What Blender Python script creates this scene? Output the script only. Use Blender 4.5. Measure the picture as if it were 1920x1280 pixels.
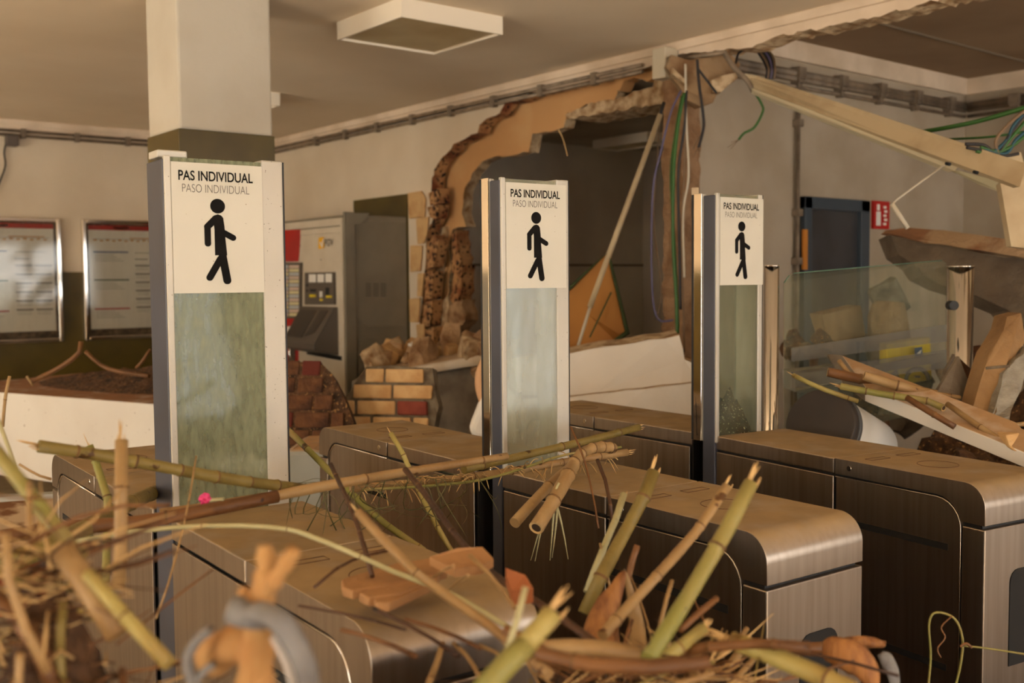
import bpy, bmesh, math, random
from mathutils import Vector, Matrix, Euler
import mathutils.noise as mn
for o in list(bpy.data.objects): bpy.data.objects.remove(o)
S = bpy.context.scene
C = S.collection
random.seed(7)
V = Vector

# ------------------------------------------------------------------ camera
FPX = 1966.73
PITCH, ROLL, YB, YG = .0587875, .00853668, -.679159, -.625576
EYE = 1.50
def _basis():
    cp, sp, cr, sr = math.cos(PITCH), math.sin(PITCH), math.cos(ROLL), math.sin(ROLL)
    fw = V((0, cp, -sp)); r = V((1, 0, 0)); d = fw.cross(r)
    r2 = r*cr + d*sr; d2 = -r*sr + d*cr
    ax = V((math.sin(YB+math.pi/2), math.cos(YB+math.pi/2), 0)); ay = V((math.sin(YB), math.cos(YB), 0))
    f = lambda w: V((w.dot(ax), w.dot(ay), w.z))
    return f(r2), f(d2), f(fw)
CR, CD, CF = _basis()
cam_data = bpy.data.cameras.new('camera'); cam = bpy.data.objects.new('camera', cam_data); C.objects.link(cam)
M = Matrix.Identity(4)
for i in range(3):
    M[i][0] = CR[i]; M[i][1] = -CD[i]; M[i][2] = -CF[i]
M[2][3] = EYE
cam.matrix_world = M
cam_data.sensor_width = 36; cam_data.lens = 36*FPX/1920
cam_data.clip_start = .05
cam_data.dof.use_dof = True; cam_data.dof.focus_distance = 2.5; cam_data.dof.aperture_fstop = 4.0
S.camera = cam

# ------------------------------------------------------------------ world, daylight, exposure
w = bpy.data.worlds.new('world'); S.world = w; w.use_nodes = True
w.node_tree.nodes['Background'].inputs[0].default_value = (.75, .83, .95, 1)
w.node_tree.nodes['Background'].inputs[1].default_value = .8
S.view_settings.view_transform = 'Standard'; S.view_settings.look = 'None'
S.view_settings.exposure = -0.02; S.view_settings.gamma = 1
def daylight(name, loc, aim, sx, sy, power, col):
    l = bpy.data.lights.new(name, 'AREA'); l.shape = 'RECTANGLE'; l.size = sx; l.size_y = sy
    l.energy = power; l.color = col
    o = bpy.data.objects.new(name, l); C.objects.link(o); o.location = loc
    o.rotation_euler = (V(aim)-V(loc)).to_track_quat('-Z', 'Y').to_euler()
    return o
DAY = (1, .975, .93)
for i, x in enumerate((-2.9, -1.1, .7, 2.5)):          # daylight in the four openings of the entrance wall
    daylight('window_daylight', (x, -5.15, 1.35), (x, -2.4, 2.6), 1.3, 2.2, 62, DAY)
for i, y in enumerate((1.2, 5.6)):            # daylight in the openings of the platform wall
    daylight('window_daylight', (-4.75, y, 1.3), (-3.2, y+.5, 2.7), 1.5, 2.2, 150, (1, .95, .82))
daylight('window_daylight', (6.1, -5.15, 1.2), (5.2, 0, 1.0), 2.2, 2.2, 110, DAY)     # daylight in the open end of the side room

sun = bpy.data.lights.new('sun', 'SUN'); sun.energy = 170; sun.angle = math.radians(.6); sun.color = (1, .94, .82)
so = bpy.data.objects.new('sun', sun); C.objects.link(so)
so.rotation_euler = V((.50, .62, -.62)).to_track_quat('-Z', 'Y').to_euler()

# ------------------------------------------------------------------ picture point -> place
def ray(px, py):
    return CR*((px-960)/FPX) + CD*((py-640)/FPX) + CF
O = V((0, 0, EYE))
def AZ(px, py, z): r = ray(px, py); return O + r*((z-EYE)/r.z)
def AX(px, py, x): r = ray(px, py); return O + r*(x/r.x)
def AY(px, py, y): r = ray(px, py); return O + r*(y/r.y)
def AD(px, py, d): return O + ray(px, py)*d
DG = YG - YB
GX = V((math.cos(DG), -math.sin(DG), 0)); GY = V((math.sin(DG), math.cos(DG), 0))
def G(x, y, z): return GX*x + GY*y + V((0, 0, z))

H, XW, YL, Y2, X2, H2 = EYE+1.32, 4.487, 9.18, 4.005, 7.575, EYE+1.45
FG_ = CF

# ------------------------------------------------------------------ materials
def srgb(c):
    return tuple(((v/255)/12.92 if v/255 <= .04045 else ((v/255+.055)/1.055)**2.4) for v in c)+(1,)
MATS = {}
def mat(name, col, rough=.7, metal=0, col2=None, scale=8, lo=.4, hi=.65, bump=0, bscale=40, stretch=None, dust=None, dustamt=1.0, spec=.5, gen=False, detail=6, extra=None, dlo=.8, dhi=1.0):
    if name in MATS: return MATS[name]
    m = bpy.data.materials.new(name); m.use_nodes = True; N = m.node_tree.nodes; L = m.node_tree.links
    b = N['Principled BSDF']; b.inputs['Roughness'].default_value = rough; b.inputs['Metallic'].default_value = metal
    b.inputs['Specular IOR Level'].default_value = spec
    b.inputs['Base Color'].default_value = srgb(col)
    tc = N.new('ShaderNodeTexCoord'); mp = N.new('ShaderNodeMapping'); L.new(tc.outputs['Object'], mp.inputs[0])
    if stretch: mp.inputs['Scale'].default_value = stretch
    out = None
    if col2:
        n = N.new('ShaderNodeTexNoise'); n.inputs['Scale'].default_value = scale; n.inputs['Detail'].default_value = detail
        L.new(mp.outputs[0], n.inputs['Vector'])
        r = N.new('ShaderNodeMapRange'); r.inputs[1].default_value = lo; r.inputs[2].default_value = hi; L.new(n.outputs[0], r.inputs[0])
        x = N.new('ShaderNodeMix'); x.data_type = 'RGBA'; L.new(r.outputs[0], x.inputs[0])
        x.inputs[6].default_value = srgb(col); x.inputs[7].default_value = srgb(col2); out = x.outputs[2]
    if extra:   # speckles / spots: (colour, scale, threshold)
        ec, es, et = extra
        n = N.new('ShaderNodeTexNoise'); n.inputs['Scale'].default_value = es; n.inputs['Detail'].default_value = 3
        L.new(tc.outputs['Object'], n.inputs['Vector'])
        r = N.new('ShaderNodeMapRange'); r.inputs[1].default_value = et; r.inputs[2].default_value = et+.03; L.new(n.outputs[0], r.inputs[0])
        x = N.new('ShaderNodeMix'); x.data_type = 'RGBA'; L.new(r.outputs[0], x.inputs[0])
        if out: L.new(out, x.inputs[6])
        else: x.inputs[6].default_value = srgb(col)
        x.inputs[7].default_value = srgb(ec); out = x.outputs[2]
    if dust:    # mud that settled on faces pointing up
        g = N.new('ShaderNodeNewGeometry'); s = N.new('ShaderNodeSeparateXYZ'); L.new(g.outputs['Normal'], s.inputs[0])
        r = N.new('ShaderNodeMapRange'); r.inputs[1].default_value = dlo; r.inputs[2].default_value = dhi; L.new(s.outputs[2], r.inputs[0])
        n = N.new('ShaderNodeTexNoise'); n.inputs['Scale'].default_value = 9; n.inputs['Detail'].default_value = 8; L.new(tc.outputs['Object'], n.inputs['Vector'])
        r2 = N.new('ShaderNodeMapRange'); r2.inputs[1].default_value = .28; r2.inputs[2].default_value = .5; r2.inputs[3].default_value = .55; r2.inputs[4].default_value = 1; L.new(n.outputs[0], r2.inputs[0])
        mu = N.new('ShaderNodeMath'); mu.operation = 'MULTIPLY'; L.new(r.outputs[0], mu.inputs[0]); L.new(r2.outputs[0], mu.inputs[1])
        m2 = N.new('ShaderNodeMath'); m2.operation = 'MULTIPLY'; L.new(mu.outputs[0], m2.inputs[0]); m2.inputs[1].default_value = dustamt
        x = N.new('ShaderNodeMix'); x.data_type = 'RGBA'; L.new(m2.outputs[0], x.inputs[0])
        if out: L.new(out, x.inputs[6])
        else: x.inputs[6].default_value = srgb(col)
        n3 = N.new('ShaderNodeTexNoise'); n3.inputs['Scale'].default_value = 14; n3.inputs['Detail'].default_value = 9; L.new(tc.outputs['Object'], n3.inputs['Vector'])
        xd = N.new('ShaderNodeMix'); xd.data_type = 'RGBA'; L.new(n3.outputs[0], xd.inputs[0])
        xd.inputs[6].default_value = srgb(tuple(c*.78 for c in dust)); xd.inputs[7].default_value = srgb(tuple(min(255, c*1.12) for c in dust))
        L.new(xd.outputs[2], x.inputs[7]); out = x.outputs[2]
        inv = N.new('ShaderNodeMath'); inv.operation = 'MULTIPLY_ADD'; inv.inputs[1].default_value = -metal; inv.inputs[2].default_value = metal
        L.new(m2.outputs[0], inv.inputs[0]); L.new(inv.outputs[0], b.inputs['Metallic'])
        ro = N.new('ShaderNodeMapRange'); ro.inputs[3].default_value = rough; ro.inputs[4].default_value = .85; L.new(m2.outputs[0], ro.inputs[0]); L.new(ro.outputs[0], b.inputs['Roughness'])
    if out: L.new(out, b.inputs['Base Color'])
    if bump:
        n = N.new('ShaderNodeTexNoise'); n.inputs['Scale'].default_value = bscale; n.inputs['Detail'].default_value = 8
        L.new(mp.outputs[0], n.inputs['Vector']); bp = N.new('ShaderNodeBump'); bp.inputs['Strength'].default_value = bump; bp.inputs['Distance'].default_value = .02
        L.new(n.outputs[0], bp.inputs['Height']); L.new(bp.outputs[0], b.inputs['Normal'])
    MATS[name] = m
    return m
def glassmat(name, tint, dustc, amt, lo=.35, hi=.7, stretch=(6, 6, 1.2), rough=.06):
    m = bpy.data.materials.new(name); m.use_nodes = True; N = m.node_tree.nodes; L = m.node_tree.links
    N.remove(N['Principled BSDF']); o = N['Material Output']
    t = N.new('ShaderNodeBsdfTransparent'); t.inputs[0].default_value = tint
    g = N.new('ShaderNodeBsdfGlossy'); g.inputs['Roughness'].default_value = rough
    lw = N.new('ShaderNodeLayerWeight'); pw = N.new('ShaderNodeMath'); pw.operation = 'POWER'; pw.inputs[1].default_value = 4; L.new(lw.outputs['Facing'], pw.inputs[0])
    fr = N.new('ShaderNodeMath'); fr.operation = 'MULTIPLY_ADD'; fr.inputs[1].default_value = .8; fr.inputs[2].default_value = .035; L.new(pw.outputs[0], fr.inputs[0])
    a = N.new('ShaderNodeMixShader'); L.new(fr.outputs[0], a.inputs[0]); L.new(t.outputs[0], a.inputs[1]); L.new(g.outputs[0], a.inputs[2])
    d = N.new('ShaderNodeBsdfDiffuse'); d.inputs[0].default_value = srgb(dustc)
    tc = N.new('ShaderNodeTexCoord'); mp = N.new('ShaderNodeMapping'); mp.inputs['Scale'].default_value = stretch; L.new(tc.outputs['Object'], mp.inputs[0])
    n = N.new('ShaderNodeTexNoise'); n.inputs['Scale'].default_value = 4; n.inputs['Detail'].default_value = 9; L.new(mp.outputs[0], n.inputs['Vector'])
    r = N.new('ShaderNodeMapRange'); r.inputs[1].default_value = lo; r.inputs[2].default_value = hi; r.inputs[3].default_value = amt*.6; r.inputs[4].default_value = min(1, amt*1.25); L.new(n.outputs[0], r.inputs[0])
    x = N.new('ShaderNodeMixShader'); L.new(r.outputs[0], x.inputs[0]); L.new(a.outputs[0], x.inputs[1]); L.new(d.outputs[0], x.inputs[2]); L.new(x.outputs[0], o.inputs[0])
    return m

PLASTER = mat('cream_plaster', (218, 202, 178), .9, col2=(206, 188, 162), scale=1.3, bump=.12, bscale=60)
CEIL = mat('ceiling_plaster', (238, 220, 194), .95, col2=(228, 208, 180), scale=.8)
COVE = mat('cove_plaster', (226, 206, 182), .85, col2=(205, 184, 158), scale=3, bump=.1)
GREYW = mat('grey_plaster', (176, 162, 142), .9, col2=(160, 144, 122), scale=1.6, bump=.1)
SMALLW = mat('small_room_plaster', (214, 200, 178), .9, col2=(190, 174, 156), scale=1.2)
OLIVE = mat('olive_tile', (84, 70, 22), .35, col2=(70, 56, 16), scale=3, spec=.4)
COLP = mat('column_paint', (196, 188, 172), .8, col2=(184, 174, 156), scale=2.2, bump=.08, bscale=30)
ORANGE = mat('orange_clay_render', (198, 150, 98), .9, col2=(206, 164, 112), scale=3, lo=.5, hi=.7, bump=.2, bscale=30)
BROKEN = mat('broken_plaster', (205, 180, 144), .95, col2=(140, 104, 66), scale=14, bump=.8, bscale=35)
HOLLOW = mat('hollow_brick', (186, 140, 92), .95, col2=(120, 62, 34), scale=8, bump=.6, extra=((22, 10, 6), 34, .56))
BRICKC = mat('cream_brick', (206, 168, 116), .9, col2=(184, 140, 90), scale=9, bump=.4, bscale=40)
BRICKR = mat('red_brick', (140, 66, 48), .9, col2=(118, 50, 36), scale=9, bump=.4)
BRICKD = mat('muddy_brick', (98, 62, 34), .95, col2=(58, 32, 18), scale=9, bump=.6)
MORTAR = mat('mortar', (120, 106, 86), .95, col2=(90, 74, 56), scale=20, bump=.6)
CONCR = mat('concrete', (130, 118, 102), .95, col2=(104, 92, 78), scale=8, bump=.4)
RUBB = mat('rubble', (184, 150, 112), .95, col2=(124, 88, 56), scale=10, bump=.7, bscale=30)
WHITEP = mat('white_painted_slab', (222, 217, 208), .8, col2=(212, 205, 195), scale=2, dust=(150, 104, 68), dustamt=1.1, extra=((120, 90, 62), 60, .72))
SOIL = mat('mud_and_litter', (92, 62, 36), .95, col2=(44, 28, 16), scale=18, bump=1, bscale=50, extra=((150, 112, 66), 70, .62))
FLOORM = mat('muddy_floor', (150, 134, 108), .8, col2=(128, 112, 88), scale=3, bump=.3)
STEEL = mat('brushed_steel', (172, 158, 144), .32, 1, col2=(162, 148, 134), scale=6, stretch=(12, 12, .5), dust=(152, 126, 88), dlo=.3, dhi=.9)
STEELF = mat('brushed_steel_panel', (166, 152, 138), .36, 1, col2=(154, 140, 126), scale=5, stretch=(12, 12, .5))
EDGE = mat('bright_steel_edge', (220, 210, 198), .25, 1)
CHROME = mat('chrome', (228, 222, 214), .08, 1)
ALU = mat('speckled_aluminium', (190, 185, 174), .5, .35, col2=(172, 165, 152), scale=4, stretch=(1, 1, .4), extra=((70, 56, 40), 190, .70))
SLATE = mat('slate_profile', (64, 67, 80), .45, .1, col2=(54, 55, 64), scale=3)
BLACK = mat('black_rubber', (14, 12, 12), .6)
DARK = mat('dark_recess', (10, 8, 7), .8)
SIGNW = mat('sign_plate_white', (204, 200, 187), .5, col2=(192, 187, 172), scale=2, extra=((120, 92, 64), 150, .71))
INK = mat('sign_black', (12, 10, 10), .8, col2=(22, 20, 19), scale=20, spec=.15)
INK2 = mat('sign_grey_letters', (92, 86, 80), .6)
LAMPW = mat('lamp_white_metal', (236, 224, 204), .6)
LAMPD = mat('lamp_diffuser', (208, 190, 150), .5, col2=(190, 166, 122), scale=3)
PIPE = mat('old_conduit', (150, 132, 110), .5, .3, col2=(110, 94, 76), scale=10)
PIPED = mat('grey_conduit', (128, 112, 94), .6, col2=(100, 86, 70), scale=10)
BOXG = mat('grey_box', (196, 184, 160), .6)
DKBOX = mat('dark_grey_box', (92, 82, 74), .6)
DOORF = mat('blue_grey_frame', (56, 66, 76), .5)
DOORL = mat('dark_door', (58, 58, 62), .4, col2=(48, 46, 48), scale=4)
RED = mat('signal_red', (178, 24, 20), .5)
MRED = mat('machine_red', (176, 22, 16), .4, col2=(160, 20, 14), scale=5)
MWHITE = mat('machine_cream', (206, 194, 174), .5, col2=(196, 182, 160), scale=4, extra=((60, 48, 36), 28, .73))
MGREY = mat('machine_side_grey', (134, 124, 106), .5, col2=(122, 112, 94), scale=3)
MDK = mat('machine_dark_panel', (88, 78, 68), .5)
YEL = mat('yellow_plastic', (226, 200, 20), .5, col2=(196, 168, 24), scale=5)
YEL2 = mat('logo_yellow', (236, 176, 20), .5)
BLUE = mat('label_blue', (40, 80, 130), .5)
GREYP = mat('pale_grey', (150, 148, 140), .7)
WHITE = mat('plain_white', (228, 224, 216), .6)
PAPER = mat('poster_paper', (236, 230, 218), .7)
LINEG = mat('print_grey', (120, 114, 108), .7)
LINEGR = mat('print_green', (70, 96, 78), .7)
LINEB = mat('print_blue', (78, 98, 140), .7)
LINEO = mat('print_orange', (206, 150, 80), .7)
PLY = mat('orange_board', (180, 122, 54), .7, col2=(162, 106, 48), scale=3, stretch=(1, 1, .3))
GREENE = mat('green_edge', (60, 72, 36), .8)
PLANK = mat('pale_channel', (184, 164, 130), .7, col2=(162, 138, 104), scale=4)
CBLK = mat('cable_black', (34, 30, 30), .6)
CGRN = mat('cable_green', (44, 88, 28), .5)
CPUR = mat('cable_purple', (84, 76, 104), .6)
CBRN = mat('cable_brown', (112, 88, 62), .6)
CTEAL = mat('cable_teal', (24, 70, 84), .6)
CWHT = mat('cable_white', (190, 180, 160), .6)
BIN = mat('dark_plastic', (56, 48, 42), .6, col2=(44, 38, 32), scale=6)
BINR = mat('grey_plastic_rim', (80, 80, 80), .5)
RAG = mat('grey_rag', (124, 122, 122), .9, col2=(98, 94, 92), scale=20, bump=.5)
ROOT = mat('orange_root_wood', (174, 132, 80), .85, col2=(150, 92, 42), scale=12, bump=.5)
WOODB = mat('tan_board', (164, 120, 76), .85, col2=(132, 92, 54), scale=6, stretch=(1, 1, 1), bump=.3)
HUSK = mat('orange_husk', (160, 108, 56), .7, col2=(120, 74, 38), scale=9, stretch=(6, 6, 1), bump=.3)
PINK = mat('pink_petals', (214, 60, 120), .6)
def reed(n, c, c2, c3): return mat('reed_'+n, c, .5, col2=c2, scale=7, stretch=(1, 1, 1), lo=.42, hi=.62, bump=.15, bscale=60, extra=(c3, 26, .66), spec=.35)
REED = {
 'green': reed('green', (125, 121, 60), (145, 127, 75), (77, 58, 28)),
 'olive': reed('olive', (127, 109, 57), (111, 94, 45), (77, 52, 24)),
 'tan': reed('tan', (157, 127, 85), (135, 103, 63), (87, 57, 30)),
 'brown': reed('brown', (119, 80, 45), (91, 58, 30), (55, 31, 16)),
 'dark': reed('dark', (77, 50, 30), (55, 33, 20), (33, 18, 11)),
 'pale': reed('pale', (172, 165, 126), (158, 147, 104), (126, 101, 58)),
 'yellow': reed('yellow', (161, 147, 85), (149, 127, 70), (101, 75, 33)),
}
NODEM = mat('reed_node', (112, 80, 42), .8, col2=(80, 54, 26), scale=20)
PITH = mat('reed_pith_dark', (58, 40, 24), .9)
FIBRE = mat('reed_fibre', (206, 172, 118), .8, col2=(170, 132, 80), scale=12)
GLASS_A = glassmat('dusty_green_glass', (.80, .86, .80, 1), (138, 142, 116), .68, stretch=(16, 16, 5))
GLASS_B = glassmat('dusty_clear_glass', (.88, .92, .88, 1), (172, 170, 150), .42)
GLASS_S = glassmat('screen_glass', (.95, .97, .94, 1), (120, 122, 98), .14, stretch=(4, 4, .8))
GLASS_C = glassmat('hazy_pane', (.93, .96, .92, 1), (140, 144, 120), .15)
GLASS_F = glassmat('frosted_stripe', (.8, .8, .78, 1), (150, 148, 140), .26, lo=0, hi=1)
GLASS_P = glassmat('poster_glass', (.9, .9, .88, 1), (120, 104, 84), .05)

# ------------------------------------------------------------------ mesh helpers
class MB:
    def __init__(s): s.bm = bmesh.new(); s.mi = 0
    def _f(s, vs):
        try: f = s.bm.faces.new(vs); f.material_index = s.mi; return f
        except ValueError: return None
    def box(s, a, b, rot=None, at=None):
        x0, y0, z0 = a; x1, y1, z1 = b
        P = [V((x, y, z)) for z in (z0, z1) for y in (y0, y1) for x in (x0, x1)]
        if rot is not None: P = [rot @ p for p in P]
        if at is not None: P = [p+V(at) for p in P]
        v = [s.bm.verts.new(p) for p in P]
        for q in ((0, 2, 3, 1), (4, 5, 7, 6), (0, 1, 5, 4), (2, 6, 7, 3), (0, 4, 6, 2), (1, 3, 7, 5)): s._f([v[i] for i in q])
        return s
    def hexa(s, P):   # 4 bottom, 4 top
        v = [s.bm.verts.new(p) for p in P]
        for q in ((3, 2, 1, 0), (4, 5, 6, 7), (0, 1, 5, 4), (1, 2, 6, 5), (2, 3, 7, 6), (3, 0, 4, 7)): s._f([v[i] for i in q])
        return s
    def prism(s, pts, ex, side=None, back=None):
        ex = V(ex); a = [s.bm.verts.new(V(p)) for p in pts]; b = [s.bm.verts.new(V(p)+ex) for p in pts]
        n = len(pts); k = s.mi
        s._f(a); s.mi = back if back is not None else k; s._f(b[::-1])
        s.mi = side if side is not None else k
        for i in range(n): s._f([a[i], b[i], b[(i+1) % n], a[(i+1) % n]])
        s.mi = k; return s
    def tube(s, pts, rad, n=10, cap=True, squash=1.0):
        pts = [V(p) for p in pts]; m = len(pts)
        if not hasattr(rad, '__len__'): rad = [rad]*m
        t0 = (pts[1]-pts[0]).normalized(); up = V((0, 0, 1)) if abs(t0.z) < .9 else V((1, 0, 0))
        u = t0.cross(up).normalized(); rings = []
        for i, p in enumerate(pts):
            t = (pts[min(i+1, m-1)]-pts[max(i-1, 0)]).normalized()
            u = (u - t*u.dot(t)).normalized(); v = t.cross(u)
            rings.append([s.bm.verts.new(p+(u*math.cos(2*math.pi*k/n)+v*math.sin(2*math.pi*k/n)*squash)*rad[i]) for k in range(n)])
        for i in range(m-1):
            for k in range(n): 
                f = s._f([rings[i][k], rings[i][(k+1) % n], rings[i+1][(k+1) % n], rings[i+1][k]])
                if f: f.smooth = True
        if cap: s._f(rings[0][::-1]); s._f(rings[-1])
        s.rings = rings; return s
    def cyl(s, a, b, r, n=20): s.tube([a, b], r, n); return s
    def ngon(s, pts): s._f([s.bm.verts.new(V(p)) for p in pts]); return s
    def rock(s, c, size, seed=0, rot=None):
        n0 = len(s.bm.verts)
        r = bmesh.ops.create_icosphere(s.bm, subdivisions=2, radius=1)
        R = Euler(rot or (seed*1.3, seed*2.1, seed*.7)).to_matrix()
        for v in r['verts']:
            p = v.co.copy()
            p = V([math.copysign(min(abs(q), .62)/.62, q) for q in p])
            p += mn.noise_vector(v.co*1.7+V((seed*3.1, seed, 0)))*.28
            v.co = (R @ V((p.x*size[0], p.y*size[1], p.z*size[2])))*.8+V(c)
        for v in r['verts']:
            for f in v.link_faces: f.material_index = s.mi
        return s
    def build(s, name, mats, parent=None, local=False, smooth=False, bevel=0, bseg=2):
        bmesh.ops.recalc_face_normals(s.bm, faces=s.bm.faces)
        off = V((0, 0, 0))
        if not local:
            xs = [v.co for v in s.bm.verts]
            lo = V([min(p[i] for p in xs) for i in range(3)]); hi = V([max(p[i] for p in xs) for i in range(3)])
            off = V(((lo.x+hi.x)/2, (lo.y+hi.y)/2, lo.z))
            for v in s.bm.verts: v.co -= off
        me = bpy.data.meshes.new(name); s.bm.to_mesh(me); s.bm.free()
        for m in (mats if isinstance(mats, (list, tuple)) else [mats]): me.materials.append(m)
        if smooth:
            for p in me.polygons: p.use_smooth = True
        if name in ('end_lid',):
            for p in me.polygons: p.use_smooth = True
            me.set_sharp_from_angle(angle=.45)
        o = bpy.data.objects.new(name, me); C.objects.link(o)
        if not local:
            o['_w'] = list(off)
            if parent is not None: off = off - V(parent['_w'])
            o.location = off
        else: o['_w'] = list(V((0, 0, 0)))
        if parent is not None: o.parent = parent
        if bevel:
            b = o.modifiers.new('bevel', 'BEVEL'); b.width = bevel; b.segments = bseg; b.limit_method = 'ANGLE'; b.angle_limit = .6
        return o
def tag(o, label, cat, group=None, kind=None):
    if label: o['label'] = label
    if cat: o['category'] = cat
    if group: o['group'] = group
    if kind: o['kind'] = kind
    return o
def struct(o): o['kind'] = 'structure'; return o
def thing(name, label, cat, loc=(0, 0, 0), rz=0, group=None, rot=None):
    o = bpy.data.objects.new(name, None); C.objects.link(o); o.location = loc; o.rotation_euler = rot or (0, 0, rz)
    o.empty_display_size = .1; o['_w'] = list(V(loc))
    return tag(o, label, cat, group)
def bx(name, a, b, m, parent=None, local=False, bevel=0):
    return MB().box(a, b).build(name, m, parent, local, bevel=bevel)
def jag(pts, step=.05, amp=.02, seed=1, closed=False):
    out = []; n = len(pts); rnd = random.Random(seed)
    for i in range(n if closed else n-1):
        a = V(pts[i]); b = V(pts[(i+1) % n]); k = max(1, int((b-a).length/step))
        for j in range(k):
            p = a.lerp(b, j/k)
            if not (i == 0 and j == 0 and not closed): p += V((rnd.uniform(-1, 1), rnd.uniform(-1, 1), rnd.uniform(-1, 1)))*amp
            out.append(p)
    if not closed: out.append(V(pts[-1]))
    return out
def spline(pts, sub=6):
    P = [V(p) for p in pts]
    if len(P) < 3: 
        return [P[0].lerp(P[-1], i/sub) for i in range(sub+1)]
    out = []
    for i in range(len(P)-1):
        p0 = P[max(i-1, 0)]; p1 = P[i]; p2 = P[i+1]; p3 = P[min(i+2, len(P)-1)]
        for j in range(sub):
            t = j/sub
            out.append(.5*((2*p1)+(p2-p0)*t+(2*p0-5*p1+4*p2-p3)*t*t+(3*p1-p0-3*p2+p3)*t**3))
    out.append(P[-1]); return out

# ================================================================== SETTING
struct(bx('floor', (-5, -5.2, -.1), (10.5, 10, 0), FLOORM))
struct(bx('ceiling', (-4.8, -5.1, H), (XW+.02, YL+.1, H+.12), CEIL))
o = struct(bx('wall_left', (-4.8, YL, 0), (XW+.3, YL+.15, H+.1), PLASTER))
bx('tile_dado', (-4.7, YL-.012, 0), (XW-.01, YL, 1.595), OLIVE, o)
# entrance wall with four tall openings behind the camera
m = MB(); xs = [-3.55, -2.25, -1.75, -.45, .05, 1.35, 1.85, 3.15]
m.box((-4.8, -5.1, 2.45), (XW+.3, -4.95, H+.1)); m.box((-4.8, -5.1, 0), (XW+.3, -4.95, .25))
edges = [-4.8]+xs+[XW+.3]
for i in range(0, len(edges), 2): m.box((edges[i], -5.1, .25), (edges[i+1], -4.95, 2.45))
struct(m.build('wall_front', PLASTER))
for i in range(0, 8, 2):
    m = MB(); a, b = xs[i], xs[i+1]
    for q in ((a, a+.06), (b-.06, b), ((a+b)/2-.03, (a+b)/2+.03)): m.box((q[0], -5.06, .25), (q[1], -5.0, 2.45))
    m.box((a, -5.06, .25), (b, -5, .33)); m.box((a, -5.06, 2.37), (b, -5, 2.45))
    struct(m.build('window_%d' % (i//2+1), DOORF))
m = MB()
m.box((-4.75, -5.1, 2.45), (-4.6, YL+.1, H+.1)); m.box((-4.75, -5.1, 0), (-4.6, YL+.1, .15))
ys = [-5.1, .45, 1.95, 4.85, 6.35, YL+.1]
for i in range(0, 6, 2): m.box((-4.75, ys[i], .15), (-4.6, ys[i+1], 2.45))
struct(m.build('wall_side', PLASTER))

# broken wall: outer leaf with a ragged edge of hollow bricks
edge = [AX(*p, XW) for p in [(1000, 168), (975, 186), (948, 196), (938, 214), (905, 230), (893, 246), (870, 262), (852, 274), (838, 290), (820, 303), (813, 325), (808, 360), (812, 400), (801, 440), (797, 500), (790, 560), (786, 620)]]
edge = jag(edge, .045, .018, 3)
for p in edge: p.x = XW
zt = H-.10
pts = [V((XW, YL, 0)), V((XW, YL, zt)), V((XW, edge[0].y, zt))]+edge+[V((XW, 6.70, 0))]
m = MB(); m.prism(pts, (.11, 0, 0), side=1)
o = struct(m.build('wall_back', [PLASTER, HOLLOW]))
y0, y1 = AX(665, 376, XW).y, AX(765, 360, XW).y
m = MB(); m.box((XW-.012, y1, 0), (XW, y0, AX(665, 376, XW).z))
m.build('tile_dado', OLIVE, o)
# cream bricks where the tiles fell off, stepping up the broken edge
bk = thing('broken_brick_edge', 'column of cream bricks bared along the ragged left edge of the hole in the wall', 'brick wall', tuple(AX(790, 640, XW)))
for q in [[(767, 362), (792, 358), (800, 372), (798, 408), (770, 410)], [(783, 410), (806, 406), (803, 440), (797, 456), (786, 458)], [(772, 460), (794, 460), (790, 508), (772, 510)], [(786, 512), (797, 512), (793, 556), (785, 556)], [(770, 560), (790, 558), (787, 604), (771, 604)], [(783, 608), (798, 606), (797, 640), (786, 640)]]:
    MB().prism([AX(a, b, XW-.006) for a, b in q], (-.018, 0, 0)).build('cream_brick', BRICKC, bk, bevel=.006)
for q in [[(803, 362), (820, 352), (824, 380), (806, 386)], [(800, 388), (822, 384), (818, 410), (806, 408)], [(800, 462), (812, 440), (822, 450), (812, 500), (800, 505)], [(796, 512), (812, 508), (808, 560), (796, 562)], [(795, 568), (810, 562), (806, 610), (790, 615)], [(793, 618), (812, 612), (812, 655), (786, 655)]]:
    MB().prism([AX(a, b, XW-.004) for a, b in q], (.10, 0, 0)).build('hollow_brick', [HOLLOW], bk, bevel=.004)
# inner leaf with orange render
op = [(1012, 160), (1155, 140), (1160, 172), (1150, 186), (1098, 197), (1063, 212), (1055, 236), (1049, 243), (996, 254), (991, 286), (936, 292), (905, 300), (887, 325), (873, 350), (866, 398), (873, 424), (848, 428), (842, 470), (846, 500), (838, 560), (842, 600), (838, 650), (795, 660), (800, 600), (800, 440), (800, 330), (870, 240), (950, 180)]
pp = jag([AX(a, b, XW+.15) for a, b in op], .06, .012, 5, True)
for p in pp: p.x = XW+.15
struct(MB().prism(pp, (.09, 0, 0), side=1).build('wall_inner_leaf', [ORANGE, BROKEN]))
# lower part of inner leaf: broken clay stumps
st = thing('broken_inner_brickwork', 'broken clay stumps and red hollow bricks at the foot of the inner wall leaf', 'brick wall', tuple(AX(840, 640, XW+.2)))
for k, (q, mm) in enumerate([([(818, 430), (838, 424), (834, 480), (822, 560), (812, 610), (806, 610), (812, 520)], BROKEN), ([(848, 440), (856, 430), (862, 500), (850, 510)], HOLLOW), ([(852, 500), (868, 498), (862, 560), (852, 610), (846, 560)], HOLLOW), ([(812, 600), (838, 556), (842, 610), (818, 640)], BROKEN), ([(838, 575), (866, 560), (872, 600), (842, 640)], RUBB)]):
    MB().prism(jag([AX(a, b, XW+.13-.01*k) for a, b in q], .05, .012, 11+k, True), (.12, 0, 0)).build('brick_stump', mm, st)
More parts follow.
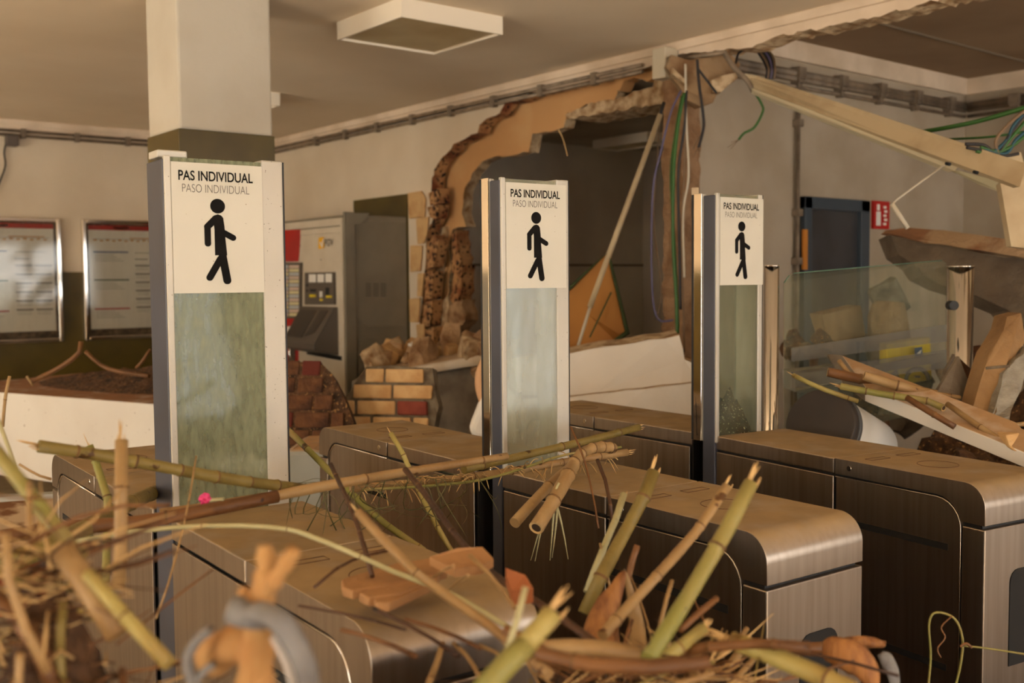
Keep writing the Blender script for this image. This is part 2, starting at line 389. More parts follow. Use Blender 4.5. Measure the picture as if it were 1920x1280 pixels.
# beam and fascia above the hole
bb = [AX(*p, XW) for p in [(1280, 100), (1340, 97), (1407, 87), (1440, 74), (1467, 67), (1530, 54), (1587, 42), (1640, 30), (1690, 20), (1730, 5)]]
low = [V((XW, 1.0, H-.1)), V((XW, 2.2, H-.09))]+[V((XW, p.y, p.z)) for p in bb[::-1]]
low = jag(low, .03, .010, 9)
for p in low: p.x = XW
pts = [V((XW, -5, H+.13)), V((XW, -5, H-.1))]+low+[V((XW, 4.3, H-.1)), V((XW, YL, H-.1)), V((XW, YL, H+.13))]
m = MB(); m.prism(pts, (.16, 0, 0), side=1)
struct(m.build('trim_1', [COVE, BROKEN]))
m = MB(); m.box((XW-.02, -5, H-.045), (XW, YL, H)); struct(m.build('trim_2', COVE))
m = MB(); m.box((-4.6, YL-.02, H-.10), (XW, YL, H-.045)); m.box((-4.6, YL-.04, H-.045), (XW, YL, H)); struct(m.build('trim_3', COVE))
# side room (right) behind the hole
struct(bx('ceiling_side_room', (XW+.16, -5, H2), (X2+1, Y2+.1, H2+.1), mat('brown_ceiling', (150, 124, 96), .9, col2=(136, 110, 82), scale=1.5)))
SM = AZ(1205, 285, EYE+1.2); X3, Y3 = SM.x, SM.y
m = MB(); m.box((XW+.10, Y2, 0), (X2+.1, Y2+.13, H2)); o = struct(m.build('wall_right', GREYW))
m = MB(); pj = jag([V((XW-.03, Y2-.012, .0)), V((XW-.03, Y2-.012, 2.72)), V((XW+.12, Y2-.012, 2.72)), V((XW+.12, Y2-.012, 0))], .06, .014, 21, True)
for p in pj: p.y = Y2-.012
m.prism(pj, (0, .15, 0)); struct(m.build('wall_jamb', mat('jamb_clay', (158, 124, 92), .95, col2=(128, 94, 64), scale=9, bump=.8)))
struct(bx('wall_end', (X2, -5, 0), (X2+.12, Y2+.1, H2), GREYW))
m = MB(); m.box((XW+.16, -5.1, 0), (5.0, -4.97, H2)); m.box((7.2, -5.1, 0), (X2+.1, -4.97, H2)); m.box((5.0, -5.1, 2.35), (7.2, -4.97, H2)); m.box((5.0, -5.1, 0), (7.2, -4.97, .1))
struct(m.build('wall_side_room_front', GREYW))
struct(bx('added_sun_blocker', (2.6, -9.5, 2.55), (9, -5.1, 2.65), CONCR))     # unseen slab added outside to keep sun off the side room floor
m = MB(); m.box((XW+.3, Y2-.03, H2-.118), (X2, Y2, H2)); m.box((X2-.03, -5, H2-.118), (X2, Y2, H2)); struct(m.build('trim_4', COVE))
m = MB()
for k in range(4): m.box((XW+.2, Y2-.6-k*.9, H2-.012), (X2, Y2-.585-k*.9, H2+.0))
struct(m.build('trim_5', mat('ceiling_joint', (120, 104, 84), .9)))
# small room behind the left part of the hole
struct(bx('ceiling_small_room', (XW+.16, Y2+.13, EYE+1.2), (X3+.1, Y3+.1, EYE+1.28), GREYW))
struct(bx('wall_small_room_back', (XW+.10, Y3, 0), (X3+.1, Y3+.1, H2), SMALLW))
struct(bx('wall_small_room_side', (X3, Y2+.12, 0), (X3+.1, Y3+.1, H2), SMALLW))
struct(bx('ceiling_roof_void', (XW, Y2, H2), (X3+.2, Y3+.2, H2+.1), CONCR))
dz_ = AY(1120, 497, Y3).z; m = MB(); m.box((XW+.26, Y3-.008, dz_-.01), (X3, Y3, dz_+.01)); struct(m.build('trim_6', mat('dado_line', (110, 92, 74), .8)))
lp = [(1062, 223), (1058, 213), (1098, 197), (1150, 187), (1160, 180), (1200, 172), (1225, 160), (1230, 146), (1248, 138), (1250, 192)]
pl = jag([AX(a, b, XW+.14) for a, b in lp], .04, .012, 31, True)
for p in pl: p.x = XW+.14
struct(MB().prism(pl, (.3, 0, 0)).build('broken_lintel', BROKEN))
for n, q in (('trim_7', [(1152, 142), (1228, 126), (1236, 133), (1215, 150), (1190, 146), (1170, 154), (1160, 172), (1150, 168)]),):
    pl = jag([AX(a, b, XW+.10) for a, b in q], .04, .01, 37, True)
    for p in pl: p.x = XW+.10
    struct(MB().prism(pl, (.1, 0, 0)).build(n, ORANGE))
# door in the side room
a = AY(1505, 368, Y2-.03); b = AY(1627, 375, Y2-.03)
o = bpy.data.objects.new('door_1', None); C.objects.link(o); o.location = ((a.x+b.x)/2, Y2, 0); o['_w'] = list(o.location); struct(o)
zt = a.z; m = MB(); m.box((a.x, Y2-.05, 0), (a.x+.075, Y2, zt)); m.box((b.x-.10, Y2-.05, 0), (b.x, Y2, zt)); m.box((a.x, Y2-.05, zt-.075), (b.x, Y2, zt))
m.build('door_frame', DOORF, o, bevel=.004)
bx('door_leaf', (a.x+.075, Y2-.02, 0), (b.x-.10, Y2-.004, zt-.075), DOORL, o)
q = AY(1510, 430, Y2-.06); bx('hinge_cover', (q.x-.02, Y2-.065, q.z-.25), (q.x+.02, Y2-.05, q.z), mat('hinge_orange', (190, 120, 40), .6), o)
# column with olive tiles below
o = bpy.data.objects.new('column', None); C.objects.link(o); o.location = (2.03, 4.74, 0); o['_w'] = list(o.location); struct(o)
ca, cb = (1.805, 4.565), (2.255, 4.94)
bx('column_shaft', (ca[0], ca[1], 2.18), (cb[0], cb[1], H), COLP, o, bevel=.012)
bx('column_tiles', (ca[0]-.006, ca[1]-.006, 0), (cb[0]+.006, cb[1]+.006, 2.18), OLIVE, o, bevel=.004)

# ================================================================== FITTINGS
def pipe(name, label, pts, r, m, clamps=(), cat='pipe', group=None):
    root = MB(); root.tube(pts, r, 10); 
    o = root.build(name, m, smooth=False)
    for c in clamps:
        k = MB(); c = V(c); k.box((c.x-r*1.6, c.y-r*1.9, c.z-r*1.6), (c.x+r*1.6, c.y+r*1.9, c.z+r*1.6)); k.build('pipe_clamp', PIPED, o, bevel=.002)
    tag(o, label, cat, group); return o
for k, z in enumerate((EYE+1.232, EYE+1.195)):
    nm = ('upper', 'lower')[k]
    pipe('conduit_pipe', nm+' of the two grey conduits running under the cove of the poster wall', [(-4.5, YL-.03, z), (4.43, YL-.03, z)], .012, PIPED, [(1.9+j*.42, YL-.03, z) for j in range(6)])
    pipe('conduit_pipe', nm+' of the two conduits running up to the junction box above the hole', [(XW-.03, YL-.05, z), (XW-.03, 4.30, z)], .012, PIPE, [(XW-.03, 4.7+j*.5, z) for j in range(8)])
for k, z in enumerate((EYE+1.25, EYE+1.218, EYE+1.17)):
    nm = ('topmost', 'middle', 'lowest and thinnest')[k]
    pipe('conduit_pipe', nm+' of the three dark conduits along the far wall of the side room', [(XW+.4, Y2-.03, z), (X2-.06, Y2-.03, z)], (.022, .018, .012)[k], PIPED, [(XW+1.0+j*.45, Y2-.03, z) for j in range(5)])
    pipe('conduit_pipe', nm+' of three dark conduits on the right end wall', [(X2-.05, Y2-.05, z), (X2-.05, -1, z)], (.022, .018, .012)[k], PIPED, [(X2-.05, Y2-.4, z)])
q = AY(1497, 205, Y2-.03)
pipe('vertical_pipe', 'vertical grey conduit on the wall left of the dark door', [(q.x, q.y, 0), (q.x, q.y, q.z)], .014, PIPED, [(q.x, q.y, 2.45), (q.x, q.y, 1.9), (q.x, q.y, 1.6)])
q = AX(1246, 115, XW-.06)
o = MB().box((q.x-.05, q.y-.05, q.z-.10), (XW, q.y+.05, q.z+.07)).build('junction_box', BOXG, bevel=.006); tag(o, 'pale square junction box under the beam where the conduits end', 'junction box')
m = MB(); 
p0 = AX(1262, 112, XW-.03)
pipe('conduit_stub', 'bare conduit stub running right from the junction box below the beam', [p0, AX(1360, 98, XW-.03)], .012, PIPE)
q = AY(22, 265, YL-.04)
t = thing('wall_sensor', 'small dark grey box on the poster wall with a cable hanging from it', 'sensor', tuple(q))
bx('case', (q.x-.045, YL-.09, q.z-.04), (q.x+.045, YL, q.z+.045), DKBOX, t, bevel=.008)
MB().tube(spline([AY(14, 258, YL-.03), AY(8, 285, YL-.02), AY(10, 310, YL-.02), AY(0, 340, YL-.02), AY(-8, 360, YL-.02)]), .007, 6).build('cable', CBLK, t)

def lamp(label, x0, x1, y0, y1, z1, hgt=.09, name='ceiling_lamp'):
    t = thing(name, label, 'lamp', ((x0+x1)/2, (y0+y1)/2, z1-hgt), group=None)
    m = MB(); e = .012
    m.box((x0, y0, z1-hgt), (x1, y0+e, z1)); m.box((x0, y1-e, z1-hgt), (x1, y1, z1)); m.box((x0, y0+e, z1-hgt), (x0+e, y1-e, z1)); m.box((x1-e, y0+e, z1-hgt), (x1, y1-e, z1))
    m.build('housing', LAMPW, t); bx('diffuser', (x0+e, y0+e, z1-hgt+.012), (x1-e, y1-e, z1-hgt+.02), LAMPD, t)
lamp('square white ceiling lamp with yellowed diffuser above the middle sign', 2.735, 3.34, 4.19, 4.79, H)
q = AZ(525, 188, H-.05); lamp('small end of a white ceiling lamp showing right of the column', q.x-.6, q.x, q.y, q.y+.3, H)
q = AZ(1106, 277, EYE+1.13); q2 = AZ(1214, 262, EYE+1.13)
lamp('long white ceiling lamp in the small room behind the hole', q2.x, q2.x+.3, q2.y, q.y, EYE+1.2, .08)

# posters
def poster(label, x0, x1, z0, z1, seed):
    t = thing('timetable_case', label, 'poster case', ((x0+x1)/2, YL-.03, z0)); f = .035; y = YL
    m = MB()
    for a, b in (((x0, z0), (x0+f, z1)), ((x1-f, z0), (x1, z1)), ((x0+f, z0), (x1-f, z0+f)), ((x0+f, z1-f), (x1-f, z1))): m.box((a[0], y-.05, a[1]), (b[0], y, b[1]))
    m.build('frame', CHROME, t, bevel=.008)
    bx('backing', (x0+f, y-.02, z0+f), (x1-f, y-.014, z1-f), mat('mud_backing', (66, 50, 36), .8, col2=(120, 100, 80), scale=20), t)
    a0, a1, b0, b1 = x0+f+.02, x1-f-.02, z0+f+.06, z1-f-.012
    p = bx('printed_sheet', (a0, y-.026, b0), (a1, y-.021, b1), PAPER, t)
    W, HH = a1-a0, b1-b0; m = MB()
    def r(u0, v0, u1, v1, k): m.mi = k; m.box((a0+u0*W, y-.0275, b1-v1*HH), (a0+u1*W, y-.026, b1-v0*HH))
    r(0, 0, 1, .045, 0); r(.3, .012, .5, .033, 6)
    for k in range(12): r(.06+k*.075, .135+.006*(k % 2), .10+k*.075, .15+.006*(k % 2), 4)
    r(.5, .115, .9, .125, 4); r(.05, .13, .95, .134, 1)
    for v in (.25, .52, .8):
        r(.05, v, .48, v+.014, {.25: 3, .52: 2, .8: 0}[v])
        for j in range(4): r(.07, v+.03+j*.02, .3+.04*((j*seed) % 4), v+.036+j*.02, 5)
    for row in range(6):
        for c in (0, 1): r(.56+c*.22, .38+row*.082, .75+c*.22, .394+row*.082, 1)
        for c in (0, 1):
            for j in range(3): r(.57+c*.22, .40+row*.082+j*.015, .73+c*.22, .404+row*.082+j*.015, 5)
    r(.56, .26, .9, .266, 1); r(.56, .32, .72, .33, 1)
    m.build('print', [RED, LINEG, LINEGR, LINEB, LINEO, mat('print_faint', (176, 170, 160), .8), WHITE], p)
    bx('glass', (x0+f, y-.036, z0+f), (x1-f, y-.032, z1-f), GLASS_P, t)
q0, q1, q2 = AY(112, 410, YL), AY(118, 640, YL), AY(150, 410, YL)
poster('framed timetable case cut off by the left side of the photo', q1.x-.80, q1.x, q1.z, q0.z, 3)
poster('framed timetable case half hidden by the pillar of the nearest gate', q2.x, q2.x+.80, q1.z, q0.z, 5)

# fire sign
a = AY(1636, 376, Y2-.01); b = AY(1665, 430, Y2-.01)
t = thing('fire_sign', 'red fire equipment sign beside the dark door', 'sign', ((a.x+b.x)/2, Y2-.01, b.z))
bx('plate', (a.x, Y2-.02, b.z), (b.x, Y2, a.z), RED, t)
m = MB(); W = b.x-a.x; HH = a.z-b.z
m.box((a.x+.16*W, Y2-.023, b.z+.12*HH), (a.x+.42*W, Y2-.02, b.z+.62*HH)); m.box((a.x+.2*W, Y2-.023, b.z+.66*HH), (a.x+.36*W, Y2-.02, b.z+.88*HH))
for k in range(5): m.box((a.x+(.6+.05*(k % 2))*W, Y2-.023, b.z+(.14+.15*k)*HH), (a.x+(.78+.05*(k % 2))*W, Y2-.02, b.z+(.23+.15*k)*HH))
m.build('symbols', WHITE, t)

# ------------------------------------------------------------------ lettering helper
def text_mesh(body, cap, width, bold=0, yscale=1):
    c = bpy.data.curves.new('t', 'FONT'); c.body = body; c.size = 1; c.offset = bold; c.extrude = 0; c.align_x = 'LEFT'
    o = bpy.data.objects.new('t', c); C.objects.link(o)
    dg = bpy.context.evaluated_depsgraph_get(); me = bpy.data.meshes.new_from_object(o.evaluated_get(dg))
    bpy.data.objects.remove(o)
    xs = [v.co.x for v in me.vertices]; ysv = [v.co.y for v in me.vertices]
    x0, x1, y0, y1 = min(xs), max(xs), min(ysv), max(ysv)
    for v in me.vertices: v.co = V(((v.co.x-x0)/(x1-x0)*width, 0, (v.co.y-y0)/(y1-y0)*cap))
    return me
def add_text(me, name, m, parent, loc, rz=0, normal_flip=False):
    o = bpy.data.objects.new(name, me); C.objects.link(o); me.materials.clear(); me.materials.append(m)
    o.parent = parent; o.location = loc; o.rotation_euler = (0, 0, rz); return o
T_PAS = text_mesh('PAS INDIVIDUAL', .0205, .153, .02); T_PASO = text_mesh('PASO INDIVIDUAL', .0165, .138, -.012)

def picto():
    m = MB(); sx = .187/171; sz = .27/254
    P = lambda x, y, d=0: V(((x-322)*sx, -.0003*d, -(y-297)*sz))
    def disc(cx, cy, rx, ry=None, n=28):
        ry = ry or rx; m.prism([P(cx+rx*math.cos(t*2*math.pi/n), cy+ry*math.sin(t*2*math.pi/n)) for t in range(n)], (0, -.0006, 0))
    def cap(a, b, r, d):
        a = V(a); b = V(b); u = (b-a).normalized(); nrm = V((-u.y, u.x)); pts = []
        for k in range(9):
            t = math.pi*k/8; pts.append(a+nrm*r*math.cos(t)-u*r*math.sin(t))
        for k in range(9):
            t = math.pi*k/8; pts.append(b-nrm*r*math.cos(t)+u*r*math.sin(t))
        m.prism([P(p.x, p.y) for p in pts], (0, -.0006-.0001*d, 0))
    disc(406, 380, 14, 14.5)
    m.prism([P(*p) for p in [(396, 402), (400, 398), (406, 396), (412, 398), (416, 403), (418, 420), (419, 440), (422, 477), (399, 477), (399, 425)]], (0, -.0006, 0))
    cap((402, 404), (386, 421), 6.5, 1); cap((386, 421), (386, 454), 6, 2); cap((416, 432), (434, 442), 6, 3)
    cap((413, 478), (421, 527), 7.5, 4); cap((409, 484), (388, 521), 6.5, 5)
    return m

# ------------------------------------------------------------------ ticket gates
def arc(cy, cz, r, a0, a1, n=6): return [(cy+r*math.cos(a0+(a1-a0)*k/n), cz+r*math.sin(a0+(a1-a0)*k/n)) for k in range(n+1)]
HW = .145
def half_gate(t, s, ang, px_hinge, Yh, LS):
    """one half; s=-1: front half (towards the camera), s=+1: far half. local y measured from the pillar gap"""
    L, seam = LS
    R = Matrix.Rotation(ang, 3, 'Z')
    def put(m, name, mats, bevel=0, parent=None):
        for v in m.bm.verts:
            p = R @ V((v.co.x, s*v.co.y, v.co.z)); v.co = p+V((px_hinge, Yh, 0))
        return m.build(name, mats, parent or t, local=True, bevel=bevel)
    top = 1.02; r = .055; band = .042
    # end lid (rounded nose)
    o1 = [(L, .925)] + arc(L-r, top-r, r, 0, math.pi/2, 14) + [(seam+.0025, top), (seam+.0025, top-band)] + arc(L-.062-.07, top-band-.07, .07, math.pi/2, 0) + [(L-.062, .925)]
    m = MB(); m.prism([(-HW, y, z) for y, z in o1], (2*HW, 0, 0)); put(m, 'end_lid', STEEL, .003)
    m = MB(); m.box((-HW, .012, top-band), (HW, seam-.0025, top)); put(m, 'middle_lid', STEEL, .003)
    # body core
    m = MB(); m.box((-HW+.008, .012, .02), (HW-.008, L-.062, top-.012)); m.box((-HW+.008, L-.0621, .02), (HW-.008, L-.012, .93)); put(m, 'core', BLACK)
    # nose panel below the lid, with dark reader window
    m = MB(); m.box((-HW, L-.060, .03), (HW, L, .916)); put(m, 'nose_panel', STEELF, .003)
    m = MB(); w0, w1 = (-.05, .065) 
    pts = [(w0, .60), (w1, .60), (w1, .80)]+[(w1-.03+.03*math.cos(a), .80+.03*math.sin(a)) for a in (.4, .8, 1.2, 1.57)]+[(w0+.03+.03*math.cos(a), .80+.03*math.sin(a)) for a in (1.57, 1.95, 2.35, 2.75)]+[(w0, .80)]
    m.prism([(x, L-.004, z-.02) for x, z in pts], (0, .006, 0)); put(m, 'reader_window', DARK)
    # side panels
    for sx in (-1, 1):
        y1 = L-.066
        o2 = [(seam+.0025, .04), (y1, .04)] + arc(y1-.066, top-band-.006-.066, .066, 0, math.pi/2) + [(seam+.0025, top-band-.006)]
        m = MB(); m.prism([(sx*(HW-.004), y, z) for y, z in o2], (-sx*.012, 0, 0)); p = put(m, 'side_panel', STEELF, .002)
        m = MB(); pts = [V((sx*(HW-.003), y, z)) for y, z in o2[1:-1]]; m.tube(pts+[V((sx*(HW-.003), seam+.003, top-band-.007))], .0022, 6); put(m, 'panel_edge', EDGE)
        m = MB(); m.box((sx*(HW-.004)-.006, .02, .04), (sx*(HW-.004)+.0, seam-.0025, top-band-.006)); put(m, 'side_panel', STEELF, .002)
        for z in (.855, .562):
            for ya_, yb_ in ((.03, seam-.01), (seam+.01, L-.10)):
                m = MB(); xx = sx*(HW-.0035); m.box((min(xx-.004*sx, xx+.0006*sx), ya_, z-.008), (max(xx-.004*sx, xx+.0006*sx), yb_, z+.008)); put(m, 'slot', DARK)
    # marks on the lid: round reader outline and two small windows
    LINE = mat('mark_line', (92, 58, 40), .8)
    m = MB(); pts = [V((.0+.05*math.cos(a*math.pi/20), L-.24+.05*math.sin(a*math.pi/20), top+.0003)) for a in range(41)]; m.tube(pts, .0009, 4, cap=False); put(m, 'reader_mark', LINE)
    for dx in (-.06, .06):
        y = seam+.07; q = [(dx-.035, y-.012), (dx+.035, y-.012), (dx+.035, y+.012), (dx-.035, y+.012), (dx-.035, y-.012)]
        m = MB(); m.tube([V((a, b, top+.0003)) for a, b in q], .0008, 4); put(m, 'window_mark', LINE)
    m = MB(); m.cyl((-HW-.0012, seam+.05, top-band/2), (-HW+.004, seam+.05, top-band/2), .007, 16); put(m, 'lock', CHROME)
def gate(label, cx, ya, yb, angf, xf, xs0, xs1, strip, depth, lean=0, kind=0, over=0):
    """ya: front plane of the pillar; xs0..xs1 sign extent (gate frame x)"""
    loc = G(cx, (ya+yb)/2+.0, 0)
    t = thing('ticket_gate', label, 'ticket gate', tuple(loc), -DG)
    yc = (ya+yb)/2
    half_gate(t, -1, angf, xf, ya-yc+.01, (.935, .485) if kind == 2 else (.865, .41))
    half_gate(t, 1, 0, 0, yb-yc, (.95, .485))
    y0 = ya-yc; x0 = xs0-cx; x1 = xs1-cx; top = EYE+.255; z0 = 1.0
    al = .013
    # slate profile through the gap down to the floor and up the pillar
    m = MB(); m.box((x0-al-.002, y0+.006, .02), (x0-al+.016, y0+depth*(.55 if kind else 1.0), top-.006)); m.build('side_profile', SLATE, t, local=True, bevel=.003)
    m = MB(); m.box((x0-al, y0, z0), (x0, y0+.012, top)); m.box((x0-al+.001, y0+depth*.55, z0), (x0, y0+depth-.001, top)) if kind else None; m.build('left_upright', ALU, t, local=True, bevel=.002)
    if kind:
     m = MB(); m.box((x0-al-.004, y0+depth*.6, z0), (x0-al, y0+depth*.92, top+.002)); m.build('chrome_strip', CHROME, t, local=True, bevel=.001)
     m = MB(); m.box((x0-al-.003, y0+depth*.92, z0), (x0-al+.01, y0+depth*1.02, top)); m.build('rubber_seal', BLACK, t, local=True)
    # right upright
    m = MB(); m.box((x1-over, y0+.001, z0), (x1-over+strip, y0+depth, top+.002)); m.build('right_upright', ALU, t, local=True, bevel=.003)
    m = MB(); m.box((x1-over+strip, y0+.004, z0), (x1-over+strip+.004, y0+.02, top)); m.build('edge_strip', BLACK, t, local=True)
    if kind == 0:
        m = MB(); m.box((x0-.012, y0+.045, top), (x0+.05, y0+depth*.95, top+.016)); m.build('cap', ALU, t, local=True, bevel=.003)
    # glass: front pane and rear pane
    m = MB(); m.box((x0, y0+.004, z0), (x1-over, y0+.010, top-.003)); m.build('glass_pane', (GLASS_A, GLASS_B, GLASS_C)[kind], t, local=True)
    m = MB(); m.box((x0, y0+depth-.01, z0), (x1-over, y0+depth-.004, top-.003)); m.build('glass_pane', GLASS_S, t, local=True)
    # sign
    sg = MB(); zt = EYE+.243; zb = EYE-.022
    sg.box((x0, y0-.001, zb), (x1, y0+.003, zt)); sg = sg.build('sign_plate', SIGNW, t, local=True)
    W = x1-x0; k = W/.187
    p = picto()
    for v in p.bm.verts: v.co = V((v.co.x*k+x0, v.co.y+y0-.001, v.co.z*.98+zt))
    p.build('walking_figure', INK, sg, local=True)
    a = add_text(T_PAS, 'bold_lettering', INK, sg, (x0+.014*k, y0-.0015, zt-.0365)); a.scale = (k, 1, 1)
    b = add_text(T_PASO, 'thin_lettering', INK2, sg, (x0+.021*k, y0-.0015, zt-.060)); b.scale = (k, 1, 1)
    return t
gA = gate('nearest brushed steel ticket gate, its pillar with the largest sign and a murky green pane', .815, 2.12, 2.225, 0, 0, .690, .882, .048, .11)
gB = gate('middle one of the three ticket gates, reeds lying across its top and front', 1.655, 2.14, 2.245, 0, 0, 1.530, 1.722, .040, .09, kind=1, over=.03)
gC = gate('rightmost ticket gate, its scratched sign smallest, soil piled behind the pane', 2.51, 2.20, 2.305, math.radians(-5.6), -.006, 2.364, 2.557, .02, .10, kind=2, over=.02)
# loose pillar profile leaning behind the left side of the right pillar
m = MB(); a = G(2.335, 2.33, 1.02); 
m.tube([AD(1312, 815, 3.25), AD(1303, 352, 3.25)], .0165, 4); tag(m.build('loose_chrome_profile', CHROME, bevel=.003), 'bent upright chrome profile torn loose left of the rightmost sign', 'metal profile')

# ------------------------------------------------------------------ ticket machine on the broken wall
ym0, ym1, xm, zm = 6.83, 8.35, 3.94, 1.99
t = thing('ticket_machine', 'tall cream and red ticket machine against the wall behind the pillars', 'ticket machine', (4.2, 7.5, .2))
bx('body', (xm, ym0, .15), (XW, ym1, zm), MGREY, t, bevel=.01)
bx('front_sheet', (xm-.012, ym0+.03, .15), (xm, ym1, zm-.13), MWHITE, t, bevel=.004)
bx('header', (xm-.016, ym0+.02, zm-.13), (xm, ym1, zm-.02), MWHITE, t, bevel=.004)
bx('header_groove', (xm-.018, ym0+.05, zm-.085), (xm-.0155, ym1, zm-.075), MGREY, t)
F = lambda px, py, off=.0: AX(px, py, xm-.013-off)
def front_poly(name, q, m_, off=.006, parent=None, back=.006):
    mm = MB(); mm.prism([F(a, b, off) for a, b in q], (back, 0, 0)); return mm.build(name, m_, parent or t)
front_poly('red_panel', [(500, 432), (563, 430), (559, 490), (500, 492)], MRED)
front_poly('red_panel', [(500, 598), (560, 596), (558, 695), (500, 700)], MRED)
dsp = front_poly('fare_map', [(500, 492), (565, 492), (564, 597), (500, 597)], MDK, .012, back=.012)
mm = MB()
for i in range(14):
    for j in range(3):
        mm.mi = (i+j) % 3; y = 497+i*6.9
        mm.prism([F(a, b, .0135) for a, b in [(502+j*20, y), (520+j*20, y), (520+j*20, y+5.6), (502+j*20, y+5.6)]], (.002, 0, 0))
mm.build('map_print', [mat('map_a', (206, 196, 150), .6), mat('map_b', (176, 180, 184), .6), mat('map_c', (200, 176, 160), .6)], dsp)
kp = front_poly('control_panel', [(571, 511), (625, 510), (626, 571), (571, 571)], MDK, .02, back=.02)
for nm_, m_, qs in (('white_label', WHITE, ([(579, 514), (592, 514), (592, 529), (579, 529)], [(595, 514), (607, 514), (607, 529), (595, 529)], [(610, 513), (622, 513), (622, 529), (610, 529)], [(599, 546), (604, 546), (604, 557), (599, 557)])),
    ('machine_slot', BLACK, ([(581, 542), (592, 542), (592, 547), (581, 547)], [(610, 539), (617, 539), (617, 553), (610, 553)], [(574, 532), (577, 532), (577, 537), (574, 537)], [(574, 543), (577, 543), (577, 547), (574, 547)])),
    ('yellow_label', YEL, ([(580, 552), (592, 552), (592, 557), (580, 557)], [(599, 560), (605, 560), (605, 564), (599, 564)], [(611, 554), (622, 554), (622, 558), (611, 558)]))):
    for q in qs:
        mm = MB(); mm.prism([F(a, b, .022) for a, b in q], (.002, 0, 0)); mm.build(nm_, m_, kp)
# sloping desk
A_, B_ = F(572, 574), F(631, 574); zt_, zb_ = A_.z, F(600, 662).z
mm = MB(); ya_, yb_ = B_.y, A_.y
mm.prism([(xm-.013, yb_, zt_), (xm-.05, yb_, zt_), (xm-.20, yb_+.04, zb_+.09), (xm-.20, yb_+.04, zb_+.04), (xm-.013, yb_, zb_)], (0, ya_-yb_-.02, 0))
dk = mm.build('sloping_desk', MDK, t, bevel=.006)
mm = MB(); n_ = V((-.20+.05, 0, zb_+.09-zt_)).normalized()
def desk(u, v, off): return V((xm-.05, yb_, zt_)) + V((-.15, .04*(1), zb_+.09-zt_))*v + V((0, (ya_-yb_-.02)*u, 0)) + V((-.5, 0, .4)).normalized()*off
mm.prism([desk(u, v, .004) for u, v in [(.05, .1), (.55, .1), (.55, .85), (.05, .85)]], (.004, 0, -.004))
mm.prism([desk(u, v, .004) for u, v in [(.68, .1), (.9, .1), (.85, .7), (.62, .8)]], (.004, 0, -.004)); mm.build('tray', mat('tray_dark', (56, 48, 42), .4), dk)
mm = MB(); mm.prism([F(a, b, .004) for a, b in [(575, 656), (640, 668), (640, 676), (575, 664)]], (.004, 0, 0)); mm.build('coin_slot', BLACK, t)
mm = MB(); mm.tube(spline([F(548, 642, .01), F(543, 655, .03), F(544, 668, .03), F(549, 674, .01)]), .008, 8); mm.build('handle', CHROME, t)
front_poly('receipt_tray', [(540, 650), (552, 648), (552, 690), (540, 692)], MDK, .014, back=.012)
front_poly('notice', [(535, 612), (549, 611), (549, 630), (535, 631)], WHITE, .01, back=.003)
lg = front_poly('logo_square', [(597, 446), (607, 444), (607, 465), (597, 467)], YEL2, .004, back=.003)
mm = MB(); mm.prism([F(a, b, .006) for a, b in [(599, 455), (601, 453), (603, 459), (606, 446), (607, 450), (604, 465)]], (.001, 0, 0)); mm.build('logo_tick', WHITE, lg)
tm = text_mesh('FGV', .055, .13, .01)
q = F(609, 462, .004); add_text(tm, 'logo_letters', MDK, t, q-V(t['_w']), -math.pi/2)
# side details (face towards -y)
sp = lambda px, py, off=.006: AY(px, py, ym0-off)
mm = MB(); mm.prism([sp(a, b) for a, b in [(666, 415), (762, 418), (762, 612), (690, 612), (666, 592)]], (0, .006, 0)); sd = mm.build('side_door', MGREY, t, bevel=.003)
mm = MB()
for i in range(3):
    for j in range(6): mm.prism([sp(a, b, .008) for a, b in [(686+i*14, 531+j*4.4), (696+i*14, 531.4+j*4.4), (696+i*14, 533.4+j*4.4), (686+i*14, 533+j*4.4)]], (0, .002, 0))
mm.build('vent_slit', MDK, sd)
bx('corner_post', (xm-.02, ym0-.02, .15), (xm+.07, ym0, zm+.02), MGREY, t, bevel=.004)
mm = MB(); mm.prism([sp(a, b, .022) for a, b in [(651, 399), (694, 399), (679, 420), (651, 420)]], (0, .02, 0)); mm.build('bracket', MGREY, t, bevel=.002)
mm = MB(); mm.prism([sp(a, b, .01) for a, b in [(673, 636), (765, 632), (765, 700), (673, 700)]], (0, .008, 0)); mm.build('lower_hatch', MGREY, t, bevel=.003)

# ================================================================== FALLEN THINGS
def slab(name, label, cat, q, ex, mats, side=None, jagged=0, seed=1, bevel=0, group=None):
    """q: list of (px,py,depth) giving the outline of a face, ex: thickness vector"""
    P = [AD(*p) for p in q]
    if jagged: P = jag(P, .07, jagged, seed, True)
    m = MB(); m.prism(P, ex, side=side, back=0)
    o = m.build(name, mats, bevel=bevel); return tag(o, label, cat, group)
back = lambda k, up=0: V((CF.x, CF.y, 0)).normalized()*k + V((0, 0, up))

# white overturned counter, left
P0 = [AZ(-60, 731, .86), AZ(0, 735, .86), AZ(288, 757, .86), AZ(330, 760, .86)]
dirx = (P0[2]-P0[1]).normalized(); nrm = V((-dirx.y, dirx.x, 0)); nrm = nrm if nrm.dot(CF) > 0 else -nrm
a = P0[1]-dirx*.7; b = P0[2]+dirx*.35
m = MB(); m.prism([a, b, b+V((0, 0, -.5)), a+V((0, 0, -.5))], nrm*1.1)
tag(m.build('white_counter', WHITEP, bevel=.008), 'large white counter with mud on its top, left of the nearest pillar', 'counter')
